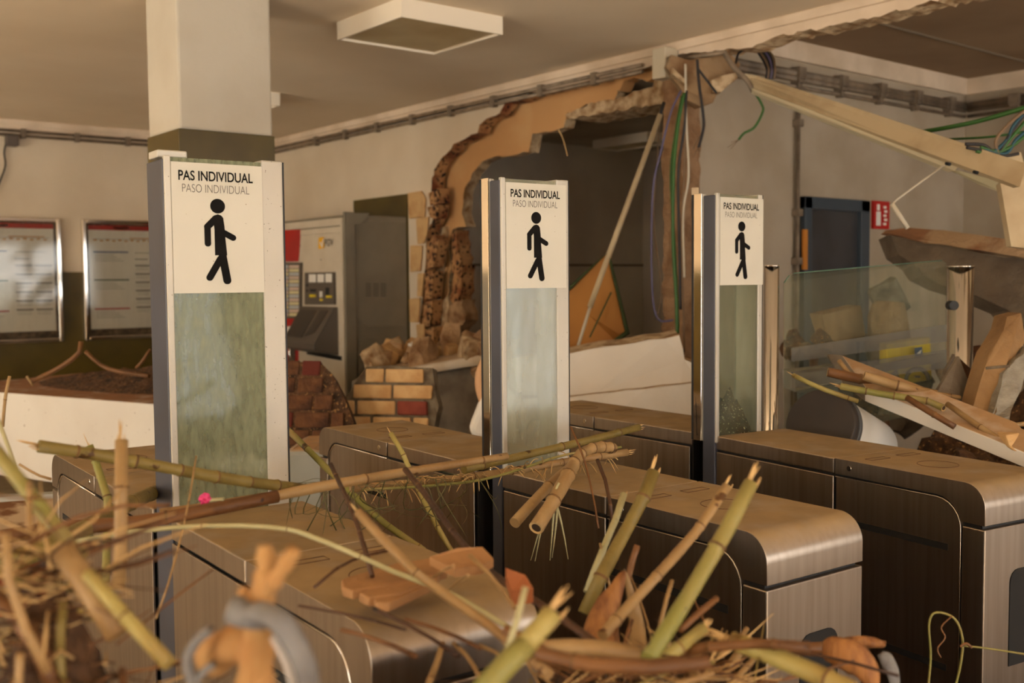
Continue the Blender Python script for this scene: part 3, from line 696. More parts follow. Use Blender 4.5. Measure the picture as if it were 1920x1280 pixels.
# mud and litter on the counter
def heap(name, label, cat, c, rx, ry, h, m_, seed=0, n=46, amp=.03, ang=0, kind='stuff', sharp=9, mats=None):
    mm = MB(); vs = []
    ca_, sa_ = math.cos(ang), math.sin(ang)
    for j in range(n+1):
        row = []
        for i in range(n+1):
            u = -1+2*i/n; v = -1+2*j/n; rr = math.sqrt(u*u+v*v)
            z = h*max(0, 1-rr**1.6)+amp*mn.fractal(V((u*rx*sharp+seed, v*ry*sharp, seed)), .9, 2.1, 5)*(1.1-min(1, rr))*1.2
            p = V((u*rx*ca_-v*ry*sa_, u*rx*sa_+v*ry*ca_, max(z, -.005)))+V(c); row.append(mm.bm.verts.new(p))
        vs.append(row)
    for j in range(n):
        for i in range(n): mm._f([vs[j][i], vs[j][i+1], vs[j+1][i+1], vs[j+1][i]])
    o = mm.build(name, m_); return tag(o, label, cat, kind=kind)
cc = (a+b)/2+nrm*.75; heap('mud_heap', 'dark mud and litter heaped on the white counter at the back', 'mud', (cc.x, cc.y, .855), 1.0, .5, .10, SOIL, 2, ang=math.atan2(dirx.y, dirx.x))

# white wall slab, centre right, with ragged top
W1 = [(1058, 664, 5.3), (1100, 655, 5.28), (1160, 646, 5.25), (1215, 638, 5.2), (1274, 630, 5.15), (1278, 655, 5.15), (1283, 672, 5.15), (1305, 686, 5.1), (1312, 720, 5.1), (1240, 722, 5.1), (1058, 742, 5.2)]
slab('white_wall_slab', 'upper white plastered wall slab with a ragged brown top, behind the gates right of the middle sign', 'wall slab', W1, back(.16, .02), [mat('white_plaster_slab', (222, 214, 204), .85, col2=(212, 202, 190), scale=2, bump=.1), BROKEN], side=1, jagged=.006, seed=4)
W2 = [(940, 748, 5.2), (1058, 745, 5.15), (1240, 725, 5.05), (1320, 716, 5.05), (1320, 820, 5.0), (940, 840, 5.1)]
slab('white_wall_slab', 'lower white plastered wall slab under the ragged one, reaching behind the gates', 'wall slab', W2, back(.16), [MATS['white_plaster_slab'], BROKEN], side=1, jagged=.003, seed=6)
W3 = [(930, 672, 5.6), (1050, 664, 5.5), (1050, 745, 5.45), (930, 752, 5.5)]
slab('white_wall_slab', 'white plastered wall piece seen through the pane of the middle pillar', 'wall slab', W3, back(.14), [MATS['white_plaster_slab'], BROKEN], side=1, jagged=.003, seed=8)
# low parapet with rubble
t = thing('low_parapet', 'low grey parapet with a pale rounded ledge below the hole in the wall', 'parapet', tuple(AD(790, 800, 6.3)-V((0, 0, .4))))
m = MB(); m.prism([AD(705, 700, 6.15), AD(925, 662, 5.9), AD(925, 682, 5.9), AD(712, 714, 6.15)], back(.75, .03)); m.build('ledge', mat('ledge_pale', (214, 200, 180), .8, col2=(190, 168, 138), scale=5, dust=(184, 150, 108), dustamt=.8, dlo=.9, dhi=1), t, bevel=.02)
m = MB(); m.prism([AD(680, 665, 6.5), AD(706, 695, 6.12), AD(712, 704, 6.12), AD(684, 690, 6.5)], back(.1, 0)); m.build('ledge_end', BROKEN, t)
m = MB(); m.prism([AD(660, 715, 6.25), AD(930, 684, 6.0), AD(930, 860, 6.0), AD(660, 880, 6.25)], back(.6)); m.build('base', CONCR, t)
rnd = random.Random(5)
for k in range(30):
    px = rnd.uniform(690, 925); u = (px-690)/235; d = rnd.uniform(6.15, 6.7)-.3*u
    base = AD(px, 0, d); z = AD(700, 690, 6.15).z+.03+rnd.uniform(0, .10)*u+.18*max(0, u-.3)*max(0, d-5.9)
    s = rnd.uniform(.03, .085)*(1+.6*u)
    o = MB().rock((base.x, base.y, z), (s*1.3, s, s*.7), k+1).build('rubble_chunk', rnd.choice([RUBB, RUBB, BRICKC, BROKEN]))
    tag(o, 'broken lump of brick and plaster on the ledge below the hole', 'rubble', 'rubble lumps on the ledge')
hp = AD(870, 648, 6.95); heap('rubble_heap', 'crumbled plaster and brick grit piled on the ledge under the hole', 'rubble', (hp.x, hp.y, hp.z-.10), .75, .30, .16, RUBB, 4, amp=.05, ang=.6, sharp=5)
slab('loose_tile', 'flat pale tile lying on the rubble beside the ticket machine', 'tile', [(765, 648, 6.3), (783, 642, 6.4), (806, 648, 6.3), (788, 655, 6.2)], (0, 0, .015), WHITE)
# brick wall fragments
def brick_fragment(name, label, O_, ux, uz, rows, bw, bh, thick, cols, seed, cut, mort=MORTAR):
    t = thing(name, label, 'brick wall fragment', tuple(O_)); rnd = random.Random(seed)
    n = ux.cross(uz).normalized(); n = n if n.dot(CF) > 0 else -n
    pts = jag([O_+ux*a_+uz*b_ for a_, b_ in cut], .06, .012, seed, True); pts = [p+n*.012 for p in pts]
    m = MB(); m.prism(pts, n*thick); m.build('mortar_bed', mort, t)
    bi = 0
    for r_, (s0, s1) in enumerate(rows):
        x = s0-(bw*.5 if r_ % 2 else 0)
        while x < s1-.02:
            xa, xb = max(x, s0)+.006, min(x+bw, s1)-.006
            if xb-xa > .03:
                q = [(xa, r_*bh+.006), (xb, r_*bh+.006), (xb+rnd.uniform(-.004, .004), (r_+1)*bh-.006), (xa, (r_+1)*bh-.006)]
                m = MB(); m.prism([O_+ux*a_+uz*b_-n*rnd.uniform(0, .004) for a_, b_ in q], n*.05); m.build('brick', cols[bi % len(cols)], t, bevel=.006); bi += 1
            x += bw
    return t
O1 = AD(636, 800, 5.0); r_ = (AD(822, 770, 4.9)-O1); ux = V((r_.x, r_.y, 0)).normalized()
uz = (V((0, 0, 1))+back(.25)).normalized()
brick_fragment('brick_wall_fragment', 'cream brick wall fragment with one dark red brick, leaning below the ledge', O1+V((0, 0, -.02)), ux, uz, [(-.04, .44), (-.02, .44), (.06, .47), (.12, .46)], .20, .077, .08, [BRICKC, BRICKC, BRICKC, BRICKC, BRICKC, BRICKR, BRICKC], 3, [(-.05, -.12), (.45, -.12), (.48, .2), (.45, .31), (.12, .31), (.04, .2), (-.05, .1)])
O2 = AD(515, 850, 4.7); ux2 = (V((CR.x, CR.y, 0))+back(-.1)).normalized(); uz2 = (V((0, 0, 1))+ux2*.0+back(.5)).normalized()
brick_fragment('brick_wall_fragment', 'muddy dark brick wall fragment leaning right of the nearest pillar', O2+V((0, 0, -.05)), ux2, uz2, [(-.1, .28), (-.1, .33), (-.1, .31), (-.1, .25), (-.1, .20), (.0, .18)], .17, .085, .1, [BRICKD, BRICKD, BRICKD, BRICKD, BRICKD, mat('dull_red_brick', (92, 36, 24), .95), BRICKD, BRICKD, BRICKD], 8, [(-.15, -.1), (.33, -.1), (.34, .2), (.27, .36), (.18, .50), (.0, .5), (-.15, .3)], SOIL)
O3 = AD(-30, 1065, 2.9)
m = MB(); hz = lambda px, py, z: AZ(px, py, z)
t = thing('hollow_brick_slab', 'muddy slab of hollow bricks under white plaster, low at the left behind the reeds', 'brick wall fragment', tuple(AZ(40, 1060, .55)-V((0, 0, .1))))
q = [AZ(-120, 960, .70), AZ(100, 928, .70), AZ(130, 1010, .62), AZ(-120, 1050, .62)]
m = MB(); m.prism(q, (0, 0, -.03)); m.build('plaster_face', mat('mud_white_plaster', (196, 172, 142), .9, col2=(120, 80, 48), scale=7, lo=.5, hi=.6), t)
for k in range(4):
    m = MB(); m.prism([p+V((0, 0, -.035-.05*k)) for p in q], (0, 0, -.042)); m.build('brick_course', mat('course_red', (150, 84, 50), .9, col2=(110, 56, 30), scale=9, bump=.5), t, bevel=.004)
slab('pale_rail', 'thin pale rail lying across behind the reeds at the left edge', 'rail', [(-60, 935, 3.6), (100, 926, 3.5), (100, 934, 3.5), (-60, 945, 3.6)], back(.05), GREYP)
# rounded grey bench end between pillar and gate
m = MB(); q = [AD(525, 852, 4.1), AD(545, 844, 4.1), AD(585, 843, 4.1), AD(612, 850, 4.1), AD(612, 1225, 4.1), AD(525, 1225, 4.1)]
m.prism(q, back(.4)); tag(m.build('grey_bench', mat('bench_grey', (150, 150, 142), .7, dust=(180, 140, 98), col2=(138, 136, 126), scale=4), bevel=.02), 'pale grey bench end with a muddy top between the nearest pillar and the middle gate', 'bench')
# white curved piece behind middle pillar
m = MB(); q = [(905, 742), (896, 760), (886, 785), (880, 800), (880, 815), (890, 822), (905, 825), (960, 830), (980, 822), (984, 775), (972, 745), (958, 732), (940, 722), (915, 722)]
m.prism([AD(a, b, 4.3) for a, b in q], back(.25)); tag(m.build('white_sack', WHITE, bevel=.03, bseg=3), 'rounded white sack half hidden behind the pillar of the middle gate', 'sack')
m = MB(); m.tube(spline([AD(912, 672, 4.38), AD(902, 700, 4.36), AD(902, 730, 4.35), AD(912, 765, 4.35)]), [.020+.004*math.sin(math.pi*k/18) for k in range(19)], 12)
tag(m.build('tan_clay_piece', mat('tan_clay', (200, 156, 116), .8), smooth=True), 'smooth tan curved piece standing above the white sack', 'clay piece')

# orange boards and leaning pole in the hole
t = thing('orange_board', 'orange pointed board with a green edge leaning in the hole', 'board', tuple(AD(1125, 650, 5.9)-V((0, 0, .1))))
m = MB(); m.prism([AD(1060, 548, 5.9), AD(1140, 473, 6.0), AD(1176, 625, 5.9), AD(1155, 640, 5.8), AD(1060, 668, 5.8)], back(.03)); m.build('panel', PLY, t)
m = MB(); m.tube([AD(1060, 548, 5.88), AD(1140, 472, 5.98), AD(1177, 626, 5.88)], .012, 4); m.tube([AD(1177, 622, 5.86), AD(1146, 645, 5.8)], .014, 4); m.tube([AD(1146, 548, 5.9), AD(1106, 632, 5.8)], .006, 4); m.build('edge_strip', GREENE, t)
t = thing('leaning_trunking', 'thin pale trunking leaning diagonally across the hole', 'trunking', tuple(AD(1085, 655, 5.6)))
m = MB(); m.tube([AD(1238, 215, 5.75), AD(1106, 575, 5.6)], .020, 4); m.build('cover', PLANK, t)
m = MB(); m.tube([AD(1108, 570, 5.6), AD(1082, 655, 5.55)], .011, 4); m.build('inner_rail', CWHT, t)
m = MB(); m.tube([AD(1245, 192, 5.76), AD(1236, 222, 5.75)], .010, 6); m.build('tip', CBLK, t)

# hanging clay block under the beam, ragged
m = MB(); q = [(1250, 128), (1262, 104), (1300, 110), (1372, 100), (1384, 120), (1378, 140), (1345, 165), (1338, 188), (1312, 203), (1290, 185), (1276, 160), (1262, 140)]
P = jag([AD(a, b, 5.75) for a, b in q], .05, .012, 17, True)
m.prism(P, back(.22, .02)); tag(m.build('hanging_masonry', [mat('clay_lump', (150, 122, 90), .95, col2=(112, 80, 50), scale=6, bump=1, bscale=14)]), 'ragged clay masonry lump hanging under the beam above the cables', 'masonry')
m = MB(); m.prism(jag([AD(a, b, 5.7) for a, b in [(1335, 150), (1378, 136), (1384, 145), (1352, 170), (1338, 172)]], .05, .006, 19, True), back(.1)); tag(m.build('hanging_masonry', BROKEN), 'small pale masonry chip at the right edge of the hanging clay lump', 'masonry')
m = MB(); m.prism(jag([AD(a, b, 5.7) for a, b in [(1262, 128), (1285, 148), (1284, 156), (1260, 138)]], .05, .006, 23, True), back(.1)); tag(m.build('hanging_masonry', BROKEN), 'small pale masonry chip at the left edge of the hanging clay lump', 'masonry')

# cables
def cable(label, pts, r, m_, name='hanging_cable', fray=False, group=None):
    P = spline([AD(*p) for p in pts], 7); mm = MB(); mm.tube(P, r, 7); o = mm.build(name, m_)
    if fray:
        f = MB(); e = P[-1]; dn = (P[-1]-P[-2]).normalized()
        for k in range(4): f.tube([e, e+dn*.04+V((random.uniform(-.03, .03), random.uniform(-.03, .03), random.uniform(-.02, .02)))], .0015, 4)
        f.build('bare_wire', CBRN, o)
    return tag(o, label, 'cable', group)
cable('thick bright green cable hanging full length down the broken jamb', [(1283, 175, 5.6), (1272, 230, 5.6), (1263, 320, 5.6), (1262, 450, 5.6), (1268, 560, 5.6), (1270, 625, 5.6)], .010, CGRN)
cable('second green cable hanging close behind the thick one at the jamb', [(1279, 180, 5.66), (1268, 240, 5.66), (1258, 330, 5.66), (1266, 480, 5.66), (1272, 615, 5.66)], .007, CGRN)
cable('black cable hanging just right of the green cables at the jamb', [(1287, 170, 5.6), (1283, 240, 5.6), (1272, 320, 5.6), (1273, 440, 5.6), (1276, 580, 5.6)], .008, CBLK)
cable('thin brown cable hanging right of the jamb down to the white slab', [(1282, 210, 5.6), (1284, 300, 5.6), (1278, 430, 5.6), (1281, 560, 5.6), (1283, 660, 5.6)], .005, CBRN)
cable('pale cable curving from the hanging masonry down beside the jamb', [(1285, 120, 5.6), (1287, 230, 5.6), (1291, 330, 5.6), (1281, 400, 5.6), (1283, 520, 5.6)], .006, CWHT)
cable('purple grey cable looping down left of the jamb', [(1277, 170, 5.6), (1258, 210, 5.6), (1240, 280, 5.6), (1224, 360, 5.6), (1222, 520, 5.6), (1232, 595, 5.6), (1262, 600, 5.6)], .006, CPUR)
cable('thin brown cable dropping behind the leaning trunking', [(1238, 200, 5.8), (1232, 300, 5.8), (1226, 420, 5.8), (1240, 540, 5.8), (1230, 600, 5.8)], .004, CBRN)
cable('black cable with frayed end hanging from the masonry lump', [(1307, 112, 5.6), (1311, 160, 5.6), (1318, 210, 5.6), (1319, 240, 5.6), (1310, 276, 5.6)], .008, CBLK, fray=True)
cable('thin wire hanging beside the frayed black cable', [(1308, 120, 5.62), (1314, 190, 5.62), (1322, 235, 5.62), (1306, 265, 5.62), (1300, 280, 5.62)], .003, CBRN)
cable('short stiff black cable slanting down across the masonry lump', [(1308, 128, 5.58), (1325, 150, 5.58), (1344, 175, 5.58)], .007, CBLK)
cable('grey conduit end bending down out of the beam', [(1358, 98, 5.6), (1375, 125, 5.55), (1400, 150, 5.5), (1413, 172, 5.5)], .014, PIPED)
cable('green wire curling to the left with a frayed tip', [(1413, 170, 5.5), (1428, 195, 5.5), (1430, 210, 5.5), (1415, 238, 5.5), (1395, 250, 5.5), (1385, 262, 5.5)], .007, CGRN, fray=True)
for k in range(6):
    cable(['outermost left', 'second', 'third', 'fourth', 'fifth', 'outermost right'][k]+' of the dark cables bundled over the plank top', [(1416+k*4, 90, 5.7), (1430+k*4, 112-k, 5.65), (1438+k*3, 130, 5.6), (1436+k*3, 148, 5.6)], .006, [CBLK, CBRN, CBLK, CPUR, CBLK, CBRN][k])
cable('black cable running from the beam to the bundle over the plank', [(1380, 118, 5.6), (1385, 100, 5.65), (1400, 92, 5.7)], .006, CBLK)
cable('thick green cable crossing the side room to the right edge', [(1730, 247, 4.6), (1830, 228, 4.4), (1940, 196, 4.2)], .010, CGRN)
cable('thin green cable crossing below the thick one', [(1780, 261, 4.5), (1860, 256, 4.3), (1940, 244, 4.2)], .005, CGRN)
for k, (c_, q) in enumerate([(CBLK, [(1810, 270), (1845, 272), (1870, 288), (1895, 250), (1925, 210)]), (CGRN, [(1830, 283), (1868, 290), (1893, 262), (1925, 225)]), (CTEAL, [(1845, 280), (1885, 288), (1905, 262), (1925, 245)]), (CBRN, [(1872, 290), (1868, 262), (1892, 232), (1925, 205)]), (CTEAL, [(1860, 288), (1888, 262), (1900, 236), (1918, 216)]), (CGRN, [(1838, 276), (1872, 284), (1900, 272), (1925, 252)]), (CBLK, [(1812, 276), (1850, 284), (1880, 292), (1910, 288)])]):
    cable(['topmost black cable', 'upper green cable', 'thick teal cable', 'brown looping cable', 'thin teal cable', 'lower green cable', 'lowest black cable'][k]+' in the tangle above the right end of the plank', [(a, b, 4.1) for a, b in q], .007, c_)
cable('loose straw like wire hanging from the orange edge', [(1047, 243, 5.9), (1056, 262, 5.9), (1064, 292, 5.9)], .003, FIBRE)

# fallen plank (channel) and board
t = thing('fallen_channel', 'long pale metal channel fallen diagonally from the beam to the right edge', 'metal channel', tuple(AD(1910, 335, 3.9)))
m = MB(); m.prism([AD(1396, 138, 5.5), AD(1420, 142, 5.45), AD(1925, 307, 3.9), AD(1912, 350, 3.88), AD(1410, 164, 5.5)], back(.05)); m.build('web', PLANK, t)
m = MB(); m.prism([AD(1410, 165, 5.48), AD(1414, 172, 5.44), AD(1790, 320, 4.22), AD(1800, 310, 4.2)], back(.06)); m.build('flange', mat('flange_pale', (198, 186, 156), .7), t)
m = MB(); m.prism([AD(1778, 315, 4.3), AD(1876, 340, 4.1), AD(1872, 357, 4.15), AD(1840, 345, 4.25)], back(.02)); m.build('torn_flap', mat('flap_pale', (206, 196, 160), .7), t)
m = MB()
for a_, b_ in ((1777, 307), (1829, 323), (1906, 345)): m.tube([AD(a_-3, b_-1, 4.0), AD(a_+4, b_+1, 3.98)], .007, 6)
m.build('bolt_hole', DARK, t)
slab('upright_board', 'pale upright board at the right edge under the channel end', 'board', [(1876, 345, 4.1), (1870, 290, 4.1), (1914, 285, 4.1), (1960, 450, 4.1), (1960, 470, 4.1), (1896, 462, 4.1)], back(.04), PLANK)
m = MB(); m.tube(spline([AD(1780, 303, 4.28), AD(1735, 335, 4.1), AD(1685, 372, 4.1), AD(1673, 384, 4.1)]), .004, 6); m.tube([AD(1672, 382, 4.1), AD(1702, 428, 4.1)], .010, 6)
tag(m.build('hanging_rod', CWHT), 'thin bent rod dangling from the channel above the fallen concrete slab', 'rod')
# fallen concrete slab
t = thing('fallen_concrete_slab', 'big fallen wall slab with brick edge leaning at the right edge', 'wall slab', tuple(AD(1850, 600, 3.9)))
f = [(1668, 436, 4.9), (1700, 447, 4.8), (1780, 462, 4.6), (1960, 490, 4.2), (1960, 640, 4.0), (1890, 580, 4.2), (1800, 545, 4.4), (1735, 520, 4.6), (1690, 478, 4.8)]
P = jag([AD(*p) for p in f], .08, .01, 41, True)
m = MB(); m.prism(P, back(.16, -.02)); m.build('grey_face', [mat('slab_grey', (104, 92, 78), .95, col2=(78, 66, 54), scale=5, bump=.5)], t)
e_ = [(1668, 436, 4.88), (1700, 446, 4.78), (1780, 461, 4.58), (1960, 489, 4.18), (1960, 462, 4.25), (1800, 436, 4.6), (1700, 427, 4.85), (1674, 428, 4.9)]
m = MB(); m.prism(jag([AD(*p) for p in e_], .08, .006, 43, True), back(.10, .0)); m.build('brick_edge', [mat('edge_clay', (168, 140, 108), .95, col2=(136, 96, 66), scale=3, lo=.5, hi=.56, bump=.6)], t)

# chrome posts and glass screen
def post(label, px0, px1, pyt, d, zb):
    a = AD((px0+px1)/2, pyt, d); r = (px1-px0)/2*d/FPX
    t = thing('chrome_post', label, 'post', (a.x, a.y, zb))
    m = MB(); m.cyl((a.x, a.y, zb), (a.x, a.y, a.z), r, 40); o = m.build('tube', CHROME, t)
    for p in o.data.polygons: p.use_smooth = len(p.vertices) == 4
    m = MB(); m.cyl((a.x, a.y, a.z), (a.x, a.y, a.z+.006), r*1.04, 40); m.build('end_cap', CHROME, t)
    return t
t1 = post('slim chrome post beside the rightmost sign', 1434, 1461, 500, 3.55, 0)
t2 = post('thick chrome post at the right end of the glass screen', 1777, 1825, 501, 4.1, 0)
a = AD(1781, 572, 4.0); MB().cyl((a.x, a.y, a.z), tuple(a-back(.04)), .018, 16).build('glass_clamp', BLACK, t2)
t = thing('glass_screen', 'low clear glass screen with two frosted stripes between the chrome posts', 'glass screen', tuple(AD(1620, 800, 3.8)))
g0 = [(1478, 518, 3.58), (1488, 512, 3.58), (1766, 488, 4.08), (1775, 494, 4.1), (1775, 765, 4.1), (1470, 830, 3.58), (1470, 530, 3.58)]
m = MB(); m.prism([AD(*p) for p in g0], back(.008)); m.build('pane', GLASS_S, t)
m = MB(); m.tube([AD(1470, 530, 3.575), AD(1480, 516, 3.575)], .002, 4); m.tube([AD(1488, 512, 3.575), AD(1766, 488, 4.075)], .0015, 4); m.build('polished_edge', mat('glass_edge', (90, 130, 110), .3), t)
m = MB(); m.prism([AD(*p) for p in [(1484, 652, 3.57), (1775, 608, 4.07), (1775, 640, 4.07), (1484, 678, 3.57)]], back(.002)); m.build('frosted_stripe', GLASS_F, t)
m = MB(); m.prism([AD(*p) for p in [(1484, 697, 3.57), (1775, 655, 4.07), (1775, 690, 4.07), (1484, 728, 3.57)]], back(.002)); m.build('frosted_stripe', GLASS_F, t)
# soil with white specks behind the pane of the right pillar, and by the post
sp_ = AZ(1378, 808, 1.02)+GY*.03; heap('potting_soil', 'dark soil with white grains piled behind the pane of the rightmost pillar', 'soil', (sp_.x, sp_.y, 1.015), .085, .07, .12, mat('potting_soil', (50, 36, 22), .95, col2=(30, 20, 12), scale=60, bump=.3, bscale=60, spec=.05, extra=((190, 180, 150), 150, .62)), 6, n=60, amp=.022, sharp=40)
rnd = random.Random(12)
for k in range(14):
    p = G(rnd.uniform(2.55, 2.66), rnd.uniform(2.28, 2.42), 1.03+rnd.uniform(0, .03)); s = rnd.uniform(.005, .012)
    tag(MB().rock(p, (s, s, s*.7), k).build('soil_crumb', rnd.choice([BRICKD, FIBRE, SOIL, WHITE])), 'small crumb of soil or bark beside the slim chrome post', 'crumb', 'crumbs beside the slim post')
# tilted bin with dark lid
t = thing('overturned_bin', 'overturned white bin with a big dark round lid beside the slim chrome post', 'bin', tuple(AD(1560, 820, 3.3)))
c0 = AD(1537, 795, 3.35); ax_ = (AD(1650, 850, 3.75)-c0).normalized()
m = MB(); r0 = .115
m.tube([c0+ax_*.0, c0+ax_*.03], [r0*1.0, r0*1.02], 48); m.build('lid', BIN, t, bevel=.004)
m = MB(); m.tube([c0+ax_*.028, c0+ax_*.05], r0*1.05, 48); m.build('rim', BINR, t)
m = MB(); m.tube([c0+ax_*.05, c0+ax_*.42], [r0*.98, r0*.9], 48); m.build('body', mat('ribbed_white', (214, 210, 202), .7), t)
m = MB(); m.tube([c0-ax_*.003+V((0, 0, .0))+CR*.03, c0-ax_*.001+CR*.03], .018, 20); m.build('lid_boss', BIN, t)
# white board right
t = thing('fallen_white_board', 'long white edged board fallen across behind the rightmost gate', 'board', tuple(AD(1700, 800, 3.2)))
a0, a1 = AD(1622, 752, 3.35), AD(1985, 903, 2.75); wv = back(.24, .085)
m = MB(); m.hexa([a0, a1, a1+wv, a0+wv, a0+V((0, 0, .045)), a1+V((0, 0, .04)), a1+wv+V((0, 0, .04)), a0+wv+V((0, 0, .045))]); m.build('board', mat('board_white', (226, 220, 210), .7, dust=(176, 140, 100), dlo=.6, dhi=.9), t, bevel=.002)
m = MB(); m.hexa([a0+wv*.1-(a1-a0)*.13+V((0, 0, .02)), a0, a0+wv, a0+wv-(a1-a0)*.10+V((0, 0, .02)), a0+wv*.1-(a1-a0)*.13+V((0, 0, .03)), a0+V((0, 0, .045)), a0+wv+V((0, 0, .045)), a0+wv-(a1-a0)*.10+V((0, 0, .03))]); m.build('torn_end', CONCR, t)
# leaning brick block + grey tile pieces
t = thing('leaning_brick_slab', 'orange clay brick slab with a grey mortar side leaning at the right edge', 'brick wall fragment', tuple(AD(1850, 815, 3.2)))
m = MB(); m.prism(jag([AD(*p) for p in [(1813, 792, 3.2), (1846, 690, 3.3), (1890, 596, 3.4), (1912, 588, 3.4), (1925, 640, 3.4), (1880, 705, 3.3), (1868, 770, 3.2), (1850, 800, 3.2)]], .05, .005, 51, True), back(.09)); m.build('clay_face', [mat('clay_block', (152, 118, 78), .95, col2=(128, 96, 60), scale=8, bump=.4)], t)
m = MB(); m.prism(jag([AD(*p) for p in [(1845, 815, 3.18), (1866, 770, 3.18), (1880, 700, 3.27), (1925, 650, 3.37), (1925, 700, 3.37), (1890, 780, 3.2), (1892, 800, 3.18), (1868, 812, 3.18)]], .04, .006, 53, True), back(.08)); m.build('mortar_face', [mat('mortar_grey', (150, 142, 126), .95, col2=(124, 114, 98), scale=9, stretch=(1, 1, 3), bump=.5)], t)
m = MB(); m.tube([AD(1848, 690, 3.26), AD(1893, 686, 3.24)], .005, 6); m.build('joint', MORTAR, t)
slab('grey_tile_shard', 'pointed grey tile shard standing in front of the thick chrome post', 'tile', [(1752, 742, 3.35), (1798, 668, 3.45), (1825, 740, 3.4), (1800, 790, 3.3), (1766, 785, 3.3)], back(.02), [CONCR])
slab('grey_tile_shard', 'small grey tile shard leaning just behind the pointed one', 'tile', [(1770, 700, 3.55), (1790, 664, 3.6), (1800, 690, 3.6), (1775, 730, 3.5)], back(.02), [CONCR])
slab('brown_tile_shard', 'brown triangular shard right of the pointed grey tile', 'tile', [(1800, 672, 3.5), (1836, 706, 3.5), (1820, 725, 3.45)], back(.02), [BRICKD])
slab('perforated_shard', 'small perforated clay shard at the foot of the pointed grey tile', 'tile', [(1752, 745, 3.28), (1772, 748, 3.28), (1776, 790, 3.25), (1762, 785, 3.25)], back(.02), [mat('perforated', (150, 136, 112), .9, extra=((40, 28, 18), 80, .6))])
slab('tan_block', 'tan block end at the right edge behind the rightmost gate', 'block', [(1886, 815, 2.9), (1935, 808, 2.95), (1935, 850, 2.9), (1905, 846, 2.85), (1888, 836, 2.88)], back(.08), BRICKC, bevel=.006)
# things behind the glass screen
t = thing('yellow_case', 'yellow plastic case with a blue label behind the glass screen', 'case', tuple(AD(1703, 730, 4.6)))
m = MB(); m.prism([AD(*p) for p in [(1662, 645, 4.6), (1745, 632, 4.7), (1748, 712, 4.7), (1664, 726, 4.6)]], back(.10)); m.build('body', YEL, t, bevel=.008)
m = MB(); m.prism([AD(*p) for p in [(1715, 652, 4.62), (1729, 650, 4.63), (1730, 667, 4.63), (1716, 669, 4.62)]], back(.004)); l_ = m.build('blue_label', BLUE, t)
m = MB(); m.prism([AD(*p) for p in [(1718, 664, 4.61), (1728, 655, 4.61), (1726, 664, 4.61)]], back(.002)); m.build('white_flash', WHITE, l_)
m = MB(); m.tube([AD(1720+21*math.cos(k), 712+21*math.sin(k), 4.6) for k in [math.pi+i*math.pi/10 for i in range(11)]], .010, 6); m.tube([AD(1720, 704, 4.62), AD(1720, 708, 4.62)], .012, 8); m.build('dark_arc', MDK, t)
slab('fallen_board', 'dark grey panel lying across the yellow case behind the glass', 'board', [(1640, 685, 4.5), (1775, 660, 4.6), (1778, 676, 4.6), (1640, 700, 4.5)], back(.02), CONCR)
m = MB(); P = [(1541, 590, 4.9), (1614, 573, 5.1), (1624, 640, 5.1), (1556, 640, 4.9)]
slab('tan_carton', 'tan open carton lying behind the glass screen', 'box', P, back(.2), [mat('carton', (150, 124, 88), .9, col2=(130, 104, 70), scale=4)])
o = MB(); o.tube([AD(1668, 645, 5.0), AD(1664, 590, 5.0), (AD(1666, 566, 5.0))], [.10, .09, .07], 9); tag(o.build('broken_pillar_stump', [mat('stump', (150, 128, 96), .95, col2=(110, 90, 64), scale=7, bump=.6)]), 'broken round stump standing left of the yellow case behind the glass', 'rubble')
o = MB().rock(AD(1666, 562, 5.0), (.11, .09, .03), 4).build('tile_lump', [mat('tile_lump', (120, 116, 100), .9, col2=(70, 66, 56), scale=14)]); tag(o, 'patterned tile lump lying on top of the broken stump', 'rubble')
slab('white_bench', 'pale bench lying behind the glass screen above the bin', 'bench', [(1490, 700, 4.4), (1600, 688, 4.5), (1605, 715, 4.5), (1492, 735, 4.4)], back(.2), GREYP)
slab('grey_bin_side', 'grey blue crumpled panel behind the frosted stripe', 'board', [(1500, 735, 4.2), (1570, 720, 4.25), (1580, 760, 4.2), (1505, 790, 4.2)], back(.05), [mat('bluegrey', (96, 104, 106), .8)])
rnd = random.Random(77)
for k in range(34):
    px = rnd.uniform(1480, 1925); d = rnd.uniform(3.4, 5.2); py = rnd.uniform(640, 800) if px < 1760 else rnd.uniform(640, 800)
    s = rnd.uniform(.02, .07)
    if d < 4.3: d += 1
    tag(MB().rock(AD(px, py, d), (s*1.5, s, s*.6), k+40).build('rubble_chunk', rnd.choice([BRICKD, BRICKD, SOIL, MORTAR, CONCR, SOIL])), 'lump of brick, mud or concrete in the dark heap at the right behind the gates', 'rubble', 'rubble lumps in the right heap')
hp = V((4.3, 1.6, 0)); heap('rubble_heap', 'high dark heap of mud and rubble behind the rightmost gate', 'rubble', (4.4, 1.5, 0), 1.9, 1.6, 1.15, SOIL, 9, n=80, amp=.22, sharp=4)
heap('mud_heap', 'mud heap on the floor below the hole in the wall', 'mud', (3.4, 3.2, 0), 1.0, .8, .6, SOIL, 12, n=50, amp=.2, sharp=3)

